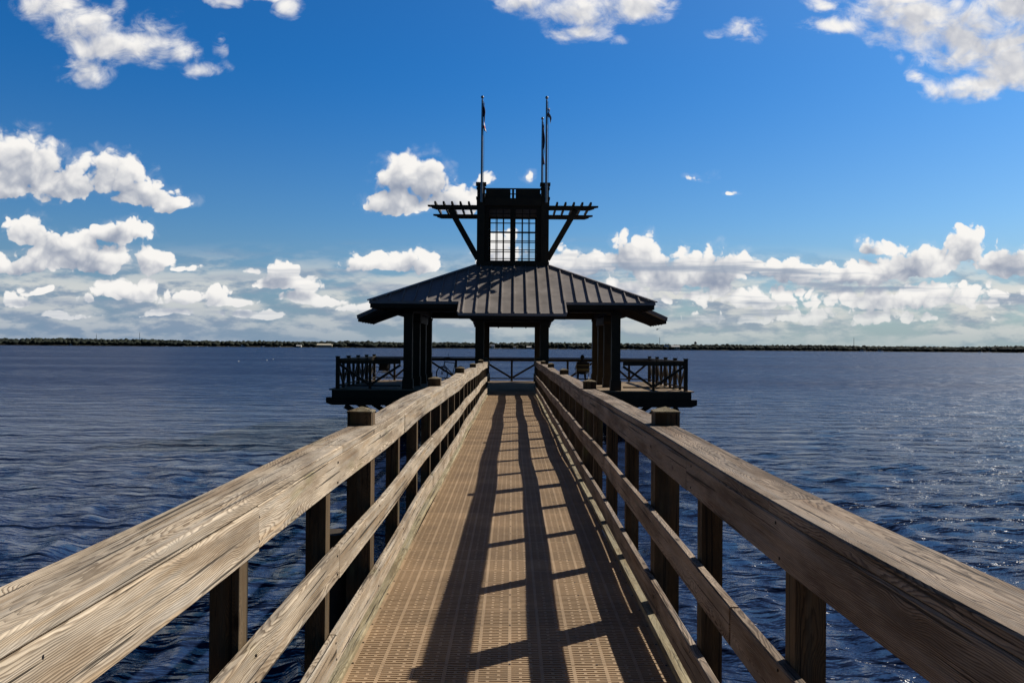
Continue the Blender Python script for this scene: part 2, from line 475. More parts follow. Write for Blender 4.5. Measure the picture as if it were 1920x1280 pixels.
sdot = wt.m('POWER', wt.m('MAXIMUM', wt.vm('DOT_PRODUCT', wt.vm('NORMALIZE', tc), tuple(SUN)), 0.0), 6.0)
base = wt.vm('ADD', base, wt.vm('SCALE', (1.1, 0.8, 0.4), scale=sdot))
base = wt.mix(lowa, base, lowc)
fin = wt.mix(alpha, base, cl)
# flat grey undersides stacked over one another near the horizon
PS = wt.comb(wt.m('MULTIPLY', U, 5.0), wt.m('MULTIPLY', V, 58.0), 11.3)
stn = wt.noise(PS, 1.0, 4, 0.55)
stk = wt.m('MULTIPLY', wt.ss(stn, 0.50, 0.66, 0.0, 0.85), wt.m('MULTIPLY', wt.ss(V, 0.085, 0.135, 1.0, 0.0), wt.m('MULTIPLY', wt.ss(V, 0.02, 0.04), fwd)))
fin = wt.mix(wt.m('MULTIPLY', stk, wt.ss(U, -0.3, 0.1, 0.5, 1.0)), fin, (2.7, 3.3, 4.3))
# far cumulus fade a little towards the horizon
fin = wt.mix(wt.ss(V, 0.0, 0.07, 0.55, 0.0), fin, hazec)
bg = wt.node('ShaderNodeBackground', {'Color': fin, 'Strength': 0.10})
wo = wt.node('ShaderNodeOutputWorld')
wt.l.new(bg.outputs[0], wo.inputs[0])
try:
    world.cycles.sampling_method = 'MANUAL'
    world.cycles.sample_map_resolution = 512
except Exception:
    pass

vs = SC.view_settings
vs.view_transform = 'Standard'
vs.look = 'None'
vs.exposure = 0.12
vs.gamma = 1.0
vs.use_curve_mapping = False

# ------------------------------------------------------------------ water
WZ = -1.65


def build_water():
    th = np.concatenate([np.radians(np.arange(-44, 44.001, 0.16)), np.radians(np.arange(46, 316, 2.0))])
    th = np.sort(th)
    r = [1.2]
    while r[-1] < 16000:
        r.append(r[-1] * (1.0 + (0.0085 if r[-1] < 60 else 0.02 if r[-1] < 400 else 0.06)))
    r = np.array(r)
    nr, nt_ = len(r), len(th)
    RR, TT = np.meshgrid(r, th, indexing='ij')
    X = RR * np.sin(TT); Y = RR * np.cos(TT)
    Z = np.zeros_like(X)
    rng = np.random.default_rng(3)
    cell = np.maximum(RR * np.radians(0.16), RR * 0.0085)
    DX = np.zeros_like(X); DY = np.zeros_like(X)
    wd = R(200)                                      # the wind drives the ripples towards the viewer
    # the coarse back part stays flat
    front = np.clip((np.radians(46) - np.abs(TT)) / np.radians(4), 0, 1)
    near = np.where(RR < 500)
    for k in range(70):
        lam = 0.14 * (1.5 / 0.14) ** (k / 69.0) * rng.uniform(.9, 1.1)
        ang = wd + rng.normal(0, 0.55)
        kk = 2 * math.pi / lam
        amp = 0.0060 * lam ** 0.7 * rng.uniform(.5, 1.3)
        ph = rng.uniform(0, 6.28)
        phi = kk * (X * math.cos(ang) + Y * math.sin(ang)) + ph
        fade = np.clip((lam / cell - 2.5) / 3.0, 0, 1) * front
        s, c = np.sin(phi), np.cos(phi)
        Z += amp * fade * c
        DX -= 0.8 * amp * fade * s * math.cos(ang)
        DY -= 0.8 * amp * fade * s * math.sin(ang)
    X = X + DX; Y = Y + DY
    co = np.stack([X, Y, Z + WZ], -1).reshape(-1, 3)
    i = np.arange(nr - 1)[:, None]; j = np.arange(nt_)[None, :]
    j2 = (j + 1) % nt_
    a = i * nt_ + j; b = i * nt_ + j2; c_ = (i + 1) * nt_ + j2; d = (i + 1) * nt_ + j
    quads = np.stack([a + 0 * b, d + 0 * b, c_, b], -1).reshape(-1, 4)
    # the small disc under the viewer
    co = np.vstack([co, [[0, 0, WZ]]])
    me = bpy.data.meshes.new('water')
    nq = len(quads)
    tri = np.stack([np.full(nt_, len(co) - 1), np.arange(nt_), (np.arange(nt_) + 1) % nt_], -1)[:, [0, 2, 1]]
    me.vertices.add(len(co)); me.vertices.foreach_set('co', co.ravel().astype(np.float32))
    loops = np.concatenate([quads.ravel(), tri.ravel()]).astype(np.int32)
    me.loops.add(len(loops)); me.loops.foreach_set('vertex_index', loops)
    starts = np.concatenate([np.arange(nq) * 4, nq * 4 + np.arange(nt_) * 3]).astype(np.int32)
    me.polygons.add(nq + nt_); me.polygons.foreach_set('loop_start', starts)
    me.polygons.foreach_set('use_smooth', np.ones(nq + nt_, dtype=bool))
    me.update(calc_edges=True); me.validate()
    o = bpy.data.objects.new('water', me); COL.objects.link(o)
    m, nt, bs = new_mat('river_water')
    pos = nt.node('ShaderNodeNewGeometry').outputs['Position']
    hg = bpy.data.node_groups.new('ripple_height', 'ShaderNodeTree')
    hg.interface.new_socket('P', in_out='INPUT', socket_type='NodeSocketVector')
    hg.interface.new_socket('H', in_out='OUTPUT', socket_type='NodeSocketFloat')
    h_ = NT(hg)
    gi_ = hg.nodes.new('NodeGroupInput'); go_ = hg.nodes.new('NodeGroupOutput')
    a1 = h_.noise(h_.vm('MULTIPLY', gi_.outputs[0], (3.8, 8.0, 1)), 1.0, 3, 0.6)
    a2 = h_.noise(h_.vm('MULTIPLY', gi_.outputs[0], (0.75, 1.9, 1)), 1.0, 3, 0.6)
    a3 = h_.noise(h_.vm('MULTIPLY', gi_.outputs[0], (0.20, 0.62, 1)), 1.0, 2, 0.6)
    h_.put(go_.inputs[0], h_.m('ADD', h_.m('MULTIPLY', a3, 0.75), h_.m('ADD', h_.m('MULTIPLY', a1, 0.075), h_.m('MULTIPLY', a2, 0.30))))

    def height(v):
        n = nt.n.new('ShaderNodeGroup'); n.node_tree = hg
        nt.put(n.inputs[0], v)
        return n.outputs[0]
    e = 0.02
    flat = nt.vm('MULTIPLY', pos, (1, 1, 0))
    h0 = height(flat)
    hx = height(nt.vm('ADD', flat, (e, 0, 0)))
    hy = height(nt.vm('ADD', flat, (0, e, 0)))
    n3 = nt.noise(nt.vm('MULTIPLY', pos, (0.012, 0.035, 0)), 1.0, 4, 0.55)
    far = nt.ss(nt.vm('LENGTH', flat), 12.0, 110.0, 1.0, 1.35)
    k = nt.m('DIVIDE', nt.m('MULTIPLY', nt.lin(n3, 0.3, 0.7, 0.75, 1.25), far), -e)
    sx_ = nt.m('MULTIPLY', nt.m('SUBTRACT', hx, h0), k)
    sy_ = nt.m('MULTIPLY', nt.m('SUBTRACT', hy, h0), k)
    gn = nt.node('ShaderNodeNewGeometry').outputs['Normal']
    nn = nt.vm('NORMALIZE', nt.vm('ADD', gn, nt.comb(sx_, sy_, 0.0)))
    nt.put(bs.inputs['Normal'], nn)
    nt.put(bs.inputs['Base Color'], (0.016, 0.031, 0.084))
    chop = nt.noise(nt.vm('MULTIPLY', pos, (0.45, 2.1, 0)), 1.0, 4, 0.65)
    gust = nt.m('ADD', nt.m('MULTIPLY', nt.ss(chop, 0.36, 0.64), 0.75), nt.m('MULTIPLY', nt.ss(n3, 0.35, 0.65), 0.35))
    nt.put(bs.inputs['Roughness'], nt.m('MULTIPLY', nt.ss(nt.vm('LENGTH', flat), 6.0, 90.0, 0.13, 0.42), nt.lin(gust, 0, 1, 0.50, 1.15)))
    bs.inputs['IOR'].default_value = 1.21
    bs.inputs['Specular IOR Level'].default_value = 0.3
    me.materials.append(m)
    tag(o, 'dark blue rippled river water spreading to the far shore', None, None, 'structure')


build_water()

# ------------------------------------------------------------------ boardwalk
DECK_X = 0.765
Y0, Y1 = -4.9, 30.8


def boxes_mesh(name, B, mat, parent=None):
    """many boxes (x0,x1,y0,y1,z0,z1) as one mesh, fast"""
    B = np.array(B, dtype=np.float64); n = len(B)
    idx = np.array([[0, 2, 4], [1, 2, 4], [0, 3, 4], [1, 3, 4], [0, 2, 5], [1, 2, 5], [0, 3, 5], [1, 3, 5]])
    co = B[:, idx].reshape(-1, 3)
    q = np.array([(0, 2, 3, 1), (4, 5, 7, 6), (0, 1, 5, 4), (2, 6, 7, 3), (0, 4, 6, 2), (1, 3, 7, 5)])
    quads = (np.arange(n)[:, None, None] * 8 + q[None]).reshape(-1, 4)
    me = bpy.data.meshes.new(name)
    me.vertices.add(len(co)); me.vertices.foreach_set('co', co.ravel().astype(np.float32))
    me.loops.add(quads.size); me.loops.foreach_set('vertex_index', quads.ravel().astype(np.int32))
    me.polygons.add(len(quads)); me.polygons.foreach_set('loop_start', (np.arange(len(quads)) * 4).astype(np.int32))
    me.polygons.foreach_set('use_smooth', np.zeros(len(quads), dtype=bool))
    me.update(calc_edges=True)
    me.materials.append(mat)
    o = bpy.data.objects.new(name, me); COL.objects.link(o)
    if parent is not None: o.parent = parent
    return o


def build_deck():
    P_, C_ = 0.0254, 0.1524
    B = []
    rng = random.Random(2)
    row = 0
    y = Y0
    T = 0.018
    while y < Y1 - 0.3:
        if row % 12 == 0:
            jz = rng.uniform(-0.0012, 0.0012)
            # two neighbouring panels meet in a hairline gap
            B.append((-DECK_X, DECK_X, y - .0004, y + 0.0045, -T, jz))
            B.append((-DECK_X, DECK_X, y + 0.0075, y + .0125, -T, jz * .5))
            y += .0125; row += 1
            continue
        # open slot first, then the bar
        ys, yb, ye = y, y + 0.0128, y + P_
        B.append((-DECK_X, DECK_X, yb, ye, -T, jz * .5))
        for c in range(-6, 7):
            x = c * C_
            for k, (off, w, par) in enumerate(((0, .008, None), (C_ / 3, .007, 0), (2 * C_ / 3, .007, 1))):
                if par is not None and row % 2 != par: continue
                x0, x1 = x + off - w, x + off + w
                if x1 > DECK_X - .02 or x0 < -DECK_X + .02: continue
                B.append((x0, x1, ys - 0.0004, yb + 0.0004, -T + .001, jz * .5 - 0.0006))
        B.append((-DECK_X, -DECK_X + .022, ys, yb, -T + .001, -.0005))
        B.append((DECK_X - .022, DECK_X, ys, yb, -T + .001, -.0005))
        y += P_; row += 1
    deck = boxes_mesh('boardwalk_path', B, GRATE)
    tag(deck, 'tan slotted grating deck running straight out to the pavilion', None, None, 'structure')
    # screws at the panel edges
    S = MB()
    y = Y0
    yp_ = 11 * P_ + .0125
    while y < 14:
        for x in (-DECK_X + .012, 0.0, DECK_X - .012, 0.42):
            S.tube([(x, y + 0.0135, -0.004), (x, y + 0.0135, 0.0024)], 0.0052, 7, False)
        y += yp_
    S.build('screw_heads', DSTEEL, deck)
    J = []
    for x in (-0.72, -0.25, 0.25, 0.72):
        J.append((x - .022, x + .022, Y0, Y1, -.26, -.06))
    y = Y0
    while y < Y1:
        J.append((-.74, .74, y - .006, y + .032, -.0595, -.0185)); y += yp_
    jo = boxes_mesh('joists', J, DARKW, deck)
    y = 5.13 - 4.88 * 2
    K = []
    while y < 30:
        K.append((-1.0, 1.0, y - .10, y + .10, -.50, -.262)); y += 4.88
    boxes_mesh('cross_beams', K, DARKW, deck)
    return deck


build_deck()


def wob(y, s, a=0.009):
    lift = 0.034 * math.exp(-max(y, 0.0) / 2.2) if s == 2.9 else -0.008 * math.exp(-max(y, 0.0) / 2.2)
    return a * (math.sin(y * 0.83 + s) + 0.5 * math.sin(y * 1.7 + 2.1 * s)) + (lift if a > .006 else 0)


def board(name, parent, mat, y0, y1, xc, zc, w, h, s, ch=0.005, dz=0.0, dx=0.0, notch=None):
    """a sawn board along Y that follows the slight wave of the rail"""
    n = max(2, int((y1 - y0) / 0.3))
    prof = [(-w / 2 + ch, -h / 2), (w / 2 - ch, -h / 2), (w / 2, -h / 2 + ch), (w / 2, h / 2 - ch), (w / 2 - ch, h / 2), (-w / 2 + ch, h / 2), (-w / 2, h / 2 - ch), (-w / 2, -h / 2 + ch)]
    m = MB()
    vs, fs = [], []
    for i in range(n + 1):
        y = y0 + (y1 - y0) * i / n
        ox = xc + dx + wob(y, s + 4, 0.005); oz = zc + dz + wob(y, s)
        for (a, b) in prof: vs.append((ox + a, y, oz + b))
    k = len(prof)
    for i in range(n):
        for j in range(k):
            fs.append((i * k + j, i * k + (j + 1) % k, (i + 1) * k + (j + 1) % k, (i + 1) * k + j))
    m.add(vs, fs)
    m.add(vs[:k], [tuple(range(k))[::-1]]); m.add(vs[-k:], [tuple(range(k))])
    return m.build(name, mat, parent, origin=(xc, (y0 + y1) / 2, zc))


def cap_piece(root, y0, y1, sx, s, posts, dz):
    """flat cap board, notched on its outer side where a tall post passes"""
    ys = [y0 + (y1 - y0) * i / max(2, int((y1 - y0) / .3)) for i in range(max(2, int((y1 - y0) / .3)) + 1)]
    st = [(y, 0.948) for y in ys if not any(p - .004 <= y <= p + .146 for p in posts)]
    for p in posts:
        if y0 < p - .01 and p + .15 < y1:
            st += [(p - .003, 0.948), (p - .0029, 0.8195), (p + .1449, 0.8195), (p + .145, 0.948)]
    st.sort()
    xi, zt, h, ch = 0.778, 1.0695, 0.038, 0.005
    vs, fs = [], []
    for y, xo in st:
        ox, oz = wob(y, s + 4, 0.005), wob(y, s) + dz
        pr = [(xi + ch, zt - h), (xo - ch, zt - h), (xo, zt - h + ch), (xo, zt - ch), (xo - ch, zt), (xi + ch, zt), (xi, zt - ch), (xi, zt - h + ch)]
        for a, b in pr: vs.append((sx * a + ox, y, b + oz))
    for i in range(len(st) - 1):
        for j in range(8):
            fs.append((i * 8 + j, i * 8 + (j + 1) % 8, (i + 1) * 8 + (j + 1) % 8, (i + 1) * 8 + j))
    m = MB().add(vs, fs)
    m.add(vs[:8], [tuple(range(8))[::-1]]); m.add(vs[-8:], [tuple(range(8))])
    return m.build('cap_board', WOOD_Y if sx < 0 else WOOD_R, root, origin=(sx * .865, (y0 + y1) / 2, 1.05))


def build_railing(sx, label, s, front, cap_j, side_j, mid_j, kerb_j):
    """sx = -1 or 1; front = Y of the front face of the first tall post"""
    root = thing('wooden_railing', label, 'railing', (0, 0, 0), 0, 'railings of the boardwalk')
    rng = random.Random(11 + int(sx))
    X = lambda x: sx * x

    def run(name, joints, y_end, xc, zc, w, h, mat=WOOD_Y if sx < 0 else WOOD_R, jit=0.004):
        js = [Y0] + joints + [y_end]
        for a, b in zip(js[:-1], js[1:]):
            if b - a < 0.2: continue
            board(name, root, mat, a + .002, b - .002, X(xc), zc, w, h, s, 0.005, rng.uniform(-jit, jit), rng.uniform(-jit, jit) * .6)

    ye = 30.6
    # tall square posts with pyramid tops
    posts = []
    y = front - 4.88 * 2
    while y < ye:
        posts.append(y); y += 4.88
    js = [Y0] + cap_j + [ye]
    for a, b in zip(js[:-1], js[1:]):
        cap_piece(root, a + .002, b - .002, sx, s, posts, rng.uniform(-.002, .002))
    run('side_board', side_j, ye, 0.799, 0.958, 0.038, 0.140)
    run('mid_rail', mid_j, ye, 0.799, 0.537, 0.038, 0.140)
    run('kerb_board', kerb_j, ye, 0.799, 0.157, 0.038, 0.140)
    run('deck_nailer', [1.6, 6.4, 11.3, 16.2, 21.1, 26], ye, 0.795, 0.018, 0.066, 0.036, NAILER, 0.001)
    for p in posts:
        w = 0.140; xi = 0.8205
        z1 = 1.142 + wob(p, s) + rng.uniform(-.008, .008)
        m = MB()
        x0, x1 = sorted((X(xi), X(xi + w)))
        c = 0.006
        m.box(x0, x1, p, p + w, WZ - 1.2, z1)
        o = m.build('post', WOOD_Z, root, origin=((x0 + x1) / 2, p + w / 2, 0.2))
        t = MB()
        e = .004
        t.add([(x0 - e, p - e, z1 + .001), (x1 + e, p - e, z1 + .001), (x1 + e, p + w + e, z1 + .001), (x0 - e, p + w + e, z1 + .001),
               (x0 - e, p - e, z1 + .008), (x1 + e, p - e, z1 + .008), (x1 + e, p + w + e, z1 + .008), (x0 - e, p + w + e, z1 + .008),
               ((x0 + x1) / 2, p + w / 2, z1 + .033)],
              [(3, 2, 1, 0), (0, 1, 5, 4), (1, 2, 6, 5), (2, 3, 7, 6), (3, 0, 4, 7), (4, 5, 8), (5, 6, 8), (6, 7, 8), (7, 4, 8)])
        t2 = t.build('post_top', TOPW, root, origin=((x0 + x1) / 2, p + w / 2, z1))
        t2.parent = o; t2.location = (0, 0, z1 - 0.2)
    # short posts between them
    y = front - 4.88 * 2
    k = 0
    while y < ye:
        if k % 4:
            x0, x1 = sorted((X(0.8205), X(0.8205 + .089)))
            m = MB().box(x0, x1, y, y + .089, -0.32, 1.03 + wob(y, s))
            m.build('short_post', WOOD_Z, root, origin=((x0 + x1) / 2, y + .045, 0.2))
        y += 1.22; k += 1
    nail_me = None
    y = front - 4.88; k = 0
    xf = 0.799 - .019
    while y < 10:
        for zc, hh in ((0.958, .045), (0.537, .045), (0.157, .045)):
            for q in (-1, 1):
                yy = y + (.07 if k % 4 == 0 else .045) + rng.uniform(-.02, .02)
                z = zc + q * hh + wob(yy, s) + rng.uniform(-.008, .008)
                xx = X(xf) + wob(yy, s + 4, .005)
                if nail_me is None:
                    nl = MB().tube([(.004, 0, 0), (-.0022, 0, 0)], .0048, 7, False).build('nail', DSTEEL, root)
                    nail_me = nl.data
                else:
                    nl = bpy.data.objects.new('nail', nail_me); COL.objects.link(nl); nl.parent = root
                nl.location = (xx, yy, z); nl.scale = (sx, 1, 1)
        y += 1.22; k += 1
    # round timber piles beside the tall posts
    if sx < 0:
        p = front + .07
        m = MB().tube([(X(1.065), p + .05, WZ - 1.2), (X(1.065), p + .05, 0.41)], 0.10, 14)
        m.build('timber_pile', DARKW, root)
    return root


build_railing(-1, 'weathered boardwalk railing with its inner faces in full sun', 0.7, 5.06,
              [-0.9, 3.98, 7.9, 12.8, 17.7, 22.6, 27.4], [-2.2, 2.66, 6.33, 11.2, 16.1, 21, 25.8], [-.9, 3.95, 8.75, 13.65, 18.5, 23.4], [-1, 3.9, 8.7, 13.6, 18.5, 23.4])
build_railing(1, 'weathered boardwalk railing with its inner faces in shadow and sunlit cap', 2.9, 4.93,
              [-2.2, 2.62, 7.5, 12.3, 17.2, 22.1, 27], [-1.0, 3.85, 8.65, 13.5, 18.4, 23.3], [-1.8, 3.08, 7.4, 12.3, 17.2, 22.1], [-2, 2.5, 7.4, 12.3, 17.2, 22.1])

# ------------------------------------------------------------------ platform
PX, PY0, PY1 = 6.42, 30.85, 39.5
ZC = 35.0


def build_platform():
    root = thing('pier_platform', 'broad timber platform on piles under the dark pavilion', 'platform', (0, PY0, 0))
    inv = Matrix.Translation((0, -PY0, 0))

    def part(mb, name, mat, p=root, **kw):
        o = mb.build(name, mat, None, **kw)
        o.parent = p
        o.matrix_parent_inverse = Matrix.Translation((0, -PY0, 0))
        return o
    B = []
    x = -PX
    rng = random.Random(5)
    y = PY0
    while y < PY1:
        B.append((-PX - .1, PX + .1, y + .003, y + .137, -.04, rng.uniform(-.003, .001))); y += .14
    d = boxes_mesh('deck', B, PLANK, None); d.parent = root; d.matrix_parent_inverse = inv
    m = MB()
    m.box(-PX, PX, PY0 - .0, PY0 + .05, -.30, -.042)
    m.box(-PX, PX, PY1 - .05, PY1, -.30, -.042)
    m.box(-PX, -PX + .05, PY0 + .05, PY1 - .05, -.30, -.042)
    m.box(PX - .05, PX, PY0 + .05, PY1 - .05, -.30, -.042)
    part(m, 'rim_joist', PAINT)
    for y in (30.95, 33.05, 35.15, 37.25, 39.3):
        m = MB()
        h0, h1 = -.57, -.302
        L = 6.62
        poly = [(-L, y - .13, h1), (-L, y - .13, h0 + .08), (-L + .2, y - .13, h0), (L - .2, y - .13, h0), (L, y - .13, h0 + .08), (L, y - .13, h1)]
        m.prism(poly, (0, .26, 0))
        part(m, 'cross_beam', PAINT2)
        for sx in (-1, 1):
            for xp in (4.1, 1.6):
                part(MB().tube([(sx * xp, y, WZ - 2), (sx * xp, y, h0 + .001)], .15, 14), 'pile', DARKW)
            part(MB().bar((sx * 5.95, y, h0 - .03), (sx * 4.2, y, WZ - .05), .16, .22, (0, 1, 0)), 'knee_brace', PAINT2)
    return root


build_platform()


def build_platform_rail():
    root = thing('platform_railing', 'dark painted platform railing with crossed diagonal braces', 'railing', (0, PY0, 0))
    inv = Matrix.Translation((0, -PY0, 0))

    def part(mb, name, p=root):
        o = mb.build(name, PAINT, None)
        o.parent = p; o.matrix_parent_inverse = inv
        return o
    X_, YF, YR = 6.25, 31.05, 39.25

    def post(x, y):
        m = MB().box(x - .065, x + .065, y - .065, y + .065, 0.002, 1.14)
        m.box(x - .08, x + .08, y - .08, y + .08, 1.1405, 1.17)
        part(m, 'post')

    def bay(a, b, rails=True, bal=1):
        a, b = Vector(a), Vector(b)
        d = (b - a).normalized()
        p, q = a + d * .066, b - d * .066
        up = Vector((0, 0, 1))
        part(MB().bar(p + up * 1.06, q + up * 1.06, .14, .04), 'top_rail')
        part(MB().bar(p + up * .965, q + up * .965, .045, .13), 'upper_board')
        part(MB().bar(p + up * .12, q + up * .12, .045, .05), 'bottom_rail')
        c = (a + b) / 2
        part(MB().box(c.x - .045, c.x + .045, c.y - .045, c.y + .045, 0.003, .899), 'baluster')
        s = d.cross(up)
        if bal:
            part(MB().bar(p + up * .87, c - d * .05 + up * .17, .05, .085), 'diagonal_brace')
            part(MB().bar(q + up * .87, c + d * .05 + up * .17, .05, .085), 'diagonal_brace')

    for sx in (-1, 1):
        bay((sx * X_, YF, 0), (sx * 3.93, YF, 0))
        post(sx * X_, YF)
        ys = [YF, 33.1, 35.15, 37.2, YR]
        for a, b in zip(ys[:-1], ys[1:]):
            bay((sx * X_, a, 0), (sx * X_, b, 0))
        for y in ys[1:]: post(sx * X_, y)
        xs = [1.3, 3.77, 4.4, 6.25]
        for a, b in zip(xs[:-1], xs[1:]):
            bay((sx * a, YR, 0), (sx * b, YR, 0), bal=(b - a > 1))
        for x in xs[:-1]: post(sx * x, YR)
    bay((-1.3, YR, 0), (1.3, YR, 0))
    return root


build_platform_rail()


# ------------------------------------------------------------------ pavilion
def build_pavilion():
    root = thing('pavilion', 'dark open pavilion with a hipped metal roof and square lookout tower', 'pavilion', (0, ZC, 0))

    def part(mb, name, mat, p=root, k=0, off=None):
        """shapes are drawn around the pavilion's own centre, turned by k quarter turns"""
        M = Matrix.Rotation(k * math.pi / 2, 4, 'Z')
        mb.v = [tuple(M @ Vector(v)) for v in mb.v]
        return mb.build(name, mat, p)

    # columns
    c = 3.75
    spots = []
    for k in range(4):
        for a in (-1.17, 1.17, c):
            M = Matrix.Rotation(k * math.pi / 2, 3, 'Z')
            spots.append(M @ Vector((a, -c, 0)))
    for s in spots:
        m = MB().box(s.x - .155, s.x + .155, s.y - .155, s.y + .155, .38, 2.80)
        o = m.build('column', PAINT, root)
        m = MB().box(s.x - .19, s.x + .19, s.y - .19, s.y + .19, .003, .36)
        m.box(s.x - .175, s.x + .175, s.y - .175, s.y + .175, .36, .379)
        m.build('plinth', PAINT, o)
        m = MB().box(s.x - .18, s.x + .18, s.y - .18, s.y + .18, 2.70, 2.795)
        m.build('capital', PAINT2, o)

    ze, he, ht, zt = 4.98, 3.11, 1.43, 4.69
    sl = (zt - he) / (ze - ht)
    ex, ew = 0.98, 1.83
    zx = he - sl * ex
    nrm = Vector((0, -sl, 1)).normalized()
    thick = 0.09
    for k in range(4):
        # main ring beam and the lower beam of the porch
        part(MB().box(-c - .16, c - .1605, -c - .12, -c + .12, 2.80, 3.09), 'ring_beam', PAINT2, k=k)
        poly = [(-1.56, -c - .2, 2.74), (-1.56, -c - .2, 2.56), (-1.44, -c - .2, 2.45), (1.44, -c - .2, 2.45), (1.56, -c - .2, 2.56), (1.56, -c - .2, 2.74)]
        part(MB().prism(poly, (0, .40, 0)), 'porch_beam', PAINT2, k=k)
        # roof slope with its porch tongue, standing seams raised on it
        m = MB()
        top = [(-ht, -ht, zt), (ht, -ht, zt), (ze, -ze, he), (ew, -ze, he), (ew, -ze - ex, zx), (-ew, -ze - ex, zx), (-ew, -ze, he), (-ze, -ze, he)]
        m.add(top, [(0, 6, 3, 1), (0, 7, 6), (1, 3, 2), (6, 5, 4, 3)])
        bot = [(x, y, z - thick) for x, y, z in top]
        m.add(bot, [(1, 3, 6, 0), (6, 7, 0), (2, 3, 1), (3, 4, 5, 6)])
        for i in range(8):
            j = (i + 1) % 8
            m.add([top[i], top[j], bot[j], bot[i]], [(0, 1, 2, 3)])
        sp = 0.436
        for i in range(-11, 12):
            x = (i + 0.15) * sp
            if abs(x) > ze - .1: continue
            ys = -max(ht, abs(x) + .05)
            ye_ = -(ze + ex) if abs(x) < ew - .03 else -ze
            a = Vector((x, ys, zt - sl * (-ys - ht))); b = Vector((x, ye_ - .004, zt - sl * (-ye_ - ht)))
            m.bar(a + nrm * .026, b + nrm * .026, .032, .05, nrm)
        m.bar((ew - .0, -ze, he + .01), (ew, -ze - ex - .004, zx + .01), .05, .07, nrm)
        m.bar((-ew, -ze, he + .01), (-ew, -ze - ex - .004, zx + .01), .05, .07, nrm)
        part(m, 'roof_slope', ROOFM, k=k)
        # fascia below the eave and rafter tails
        f = MB()
        f.box(-ze + .05, -ew - .03, -ze + .03, -ze + .07, he - .24, he - thick - .002)
        f.box(ew + .03, ze - .05, -ze + .03, -ze + .07, he - .24, he - thick - .002)
        f.box(-ew + .05, ew - .05, -ze - ex + .03, -ze - ex + .07, zx - .20, zx - thick - .002)
        f.prism([(ew - .04, -ze - ex + .08, zx - thick - .02), (ew - .04, -ze - ex + .08, zx - .2), (ew - .04, -c + .3, zt - sl * (c - .3 - ht) - .42), (ew - .04, -c + .3, zt - sl * (c - .3 - ht) - thick - .02)], (-.045, 0, 0))
        f.prism([(-ew + .04, -ze - ex + .08, zx - thick - .02), (-ew + .04, -ze - ex + .08, zx - .2), (-ew + .04, -c + .3, zt - sl * (c - .3 - ht) - .42), (-ew + .04, -c + .3, zt - sl * (c - .3 - ht) - thick - .02)], (.045, 0, 0))
        part(f, 'fascia', PAINT2, k=k)
        for i in range(-7, 8):
            x = i * .65
            if abs(x) > ze - .3: continue
            y0 = -(ze + ex) + .09 if abs(x) < ew - .1 else -ze + .09
            a = Vector((x, y0, zt - sl * (-y0 - ht) - .20)); b = Vector((x, -max(ht, abs(x)) - .1, zt - sl * (max(ht, abs(x)) + .1 - ht) - .20))
            part(MB().bar(a, b, .06, .17, nrm), 'rafter', PAINT2, k=k)
        # hip cap
        h = MB().bar(Vector((ht, -ht, zt + .035)), Vector((ze + .02, -ze - .02, he + .03)), .15, .045)
        part(h, 'hip_cap', ROOFM, k=k)

    # ---- tower
    w = 1.40
    m = MB()
    m.box(-w - .06, w + .06, -w - .06, w + .06, zt - .03, zt + .05)
    m.box(-w - .02, w + .02, -w - .02, w + .02, zt + .0502, zt + .17)
    part(m, 'tower_base', PAINT)
    zb = zt + .171
    for k in range(4):
        m = MB().box(w - .30, w, -w, -w + .30, zb, 7.84)
        o = part(m, 'tower_post', PAINT, k=k)
        m = MB().box(w - .34, w + .04, -w - .04, -w + .34, 7.3, 7.38)
        m.box(w - .33, w + .03, -w - .03, -w + .33, 7.70, 7.75)
        m.box(w - .35, w + .05, -w - .05, -w + .35, 7.841, 7.94)
        part(m, 'post_cap', PAINT, o, k=k)
        # beams between the posts
        part(MB().box(-w + .302, w - .302, -w - .03, -w + .2, 7.04, 7.33), 'tower_beam', PAINT, k=k)
        part(MB().box(-w + .302, w - .302, -w + .08, -w + .16, 6.91, 7.038), 'transom_panel', PAINT2, k=k)
        # parapet panels with slits at the posts and in the middle
        m = MB()
        m.box(-w + .34, -.10, -w + .06, -w + .12, 7.335, 7.69)
        m.box(.10, w - .34, -w + .06, -w + .12, 7.335, 7.69)
        m.box(-.045, .045, -w + .05, -w + .13, 7.335, 7.69)
        m.box(-w + .302, w - .302, -w + .05, -w + .13, 7.691, 7.73)
        m.box(-w + .302, w - .302, -w + .055, -w + .125, 7.49, 7.52)
        part(m, 'parapet', PAINT, k=k)
        # lattice screens
        yl = -w + .12
        f = MB()
        f.box(-w + .302, -.93, yl - .04, yl + .04, zb, 6.909)
        f.box(.93, w - .302, yl - .04, yl + .04, zb, 6.909)
        f.box(-.105, .105, yl - .04, yl + .04, zb, 6.909)
        f.box(-.929, -.106, yl - .04, yl + .04, zb, zb + .05)
        f.box(.106, .929, yl - .04, yl + .04, zb, zb + .05)
        o = part(f, 'screen_frame', PAINT2, k=k)
        g_ = MB()
        for s in (-1, 1):
            for i in (1, 2):
                x = s * (.105 + (.825) * i / 3)
                g_.box(x - .016, x + .016, yl - .018, yl + .014, zb + .05, 6.909)
            x0, x1 = sorted((s * .106, s * .929))
            for i in range(1, 6):
                z = zb + .05 + .375 * i - .04
                g_.box(x0, x1, yl - .012, yl + .02, z - .016, z + .016)
        part(g_, 'lattice', PAINT2, o, k=k)
    part(MB().box(-w + .2, w - .2, -w + .2, w - .2, 6.97, 7.03), 'tower_ceiling', PAINT2)

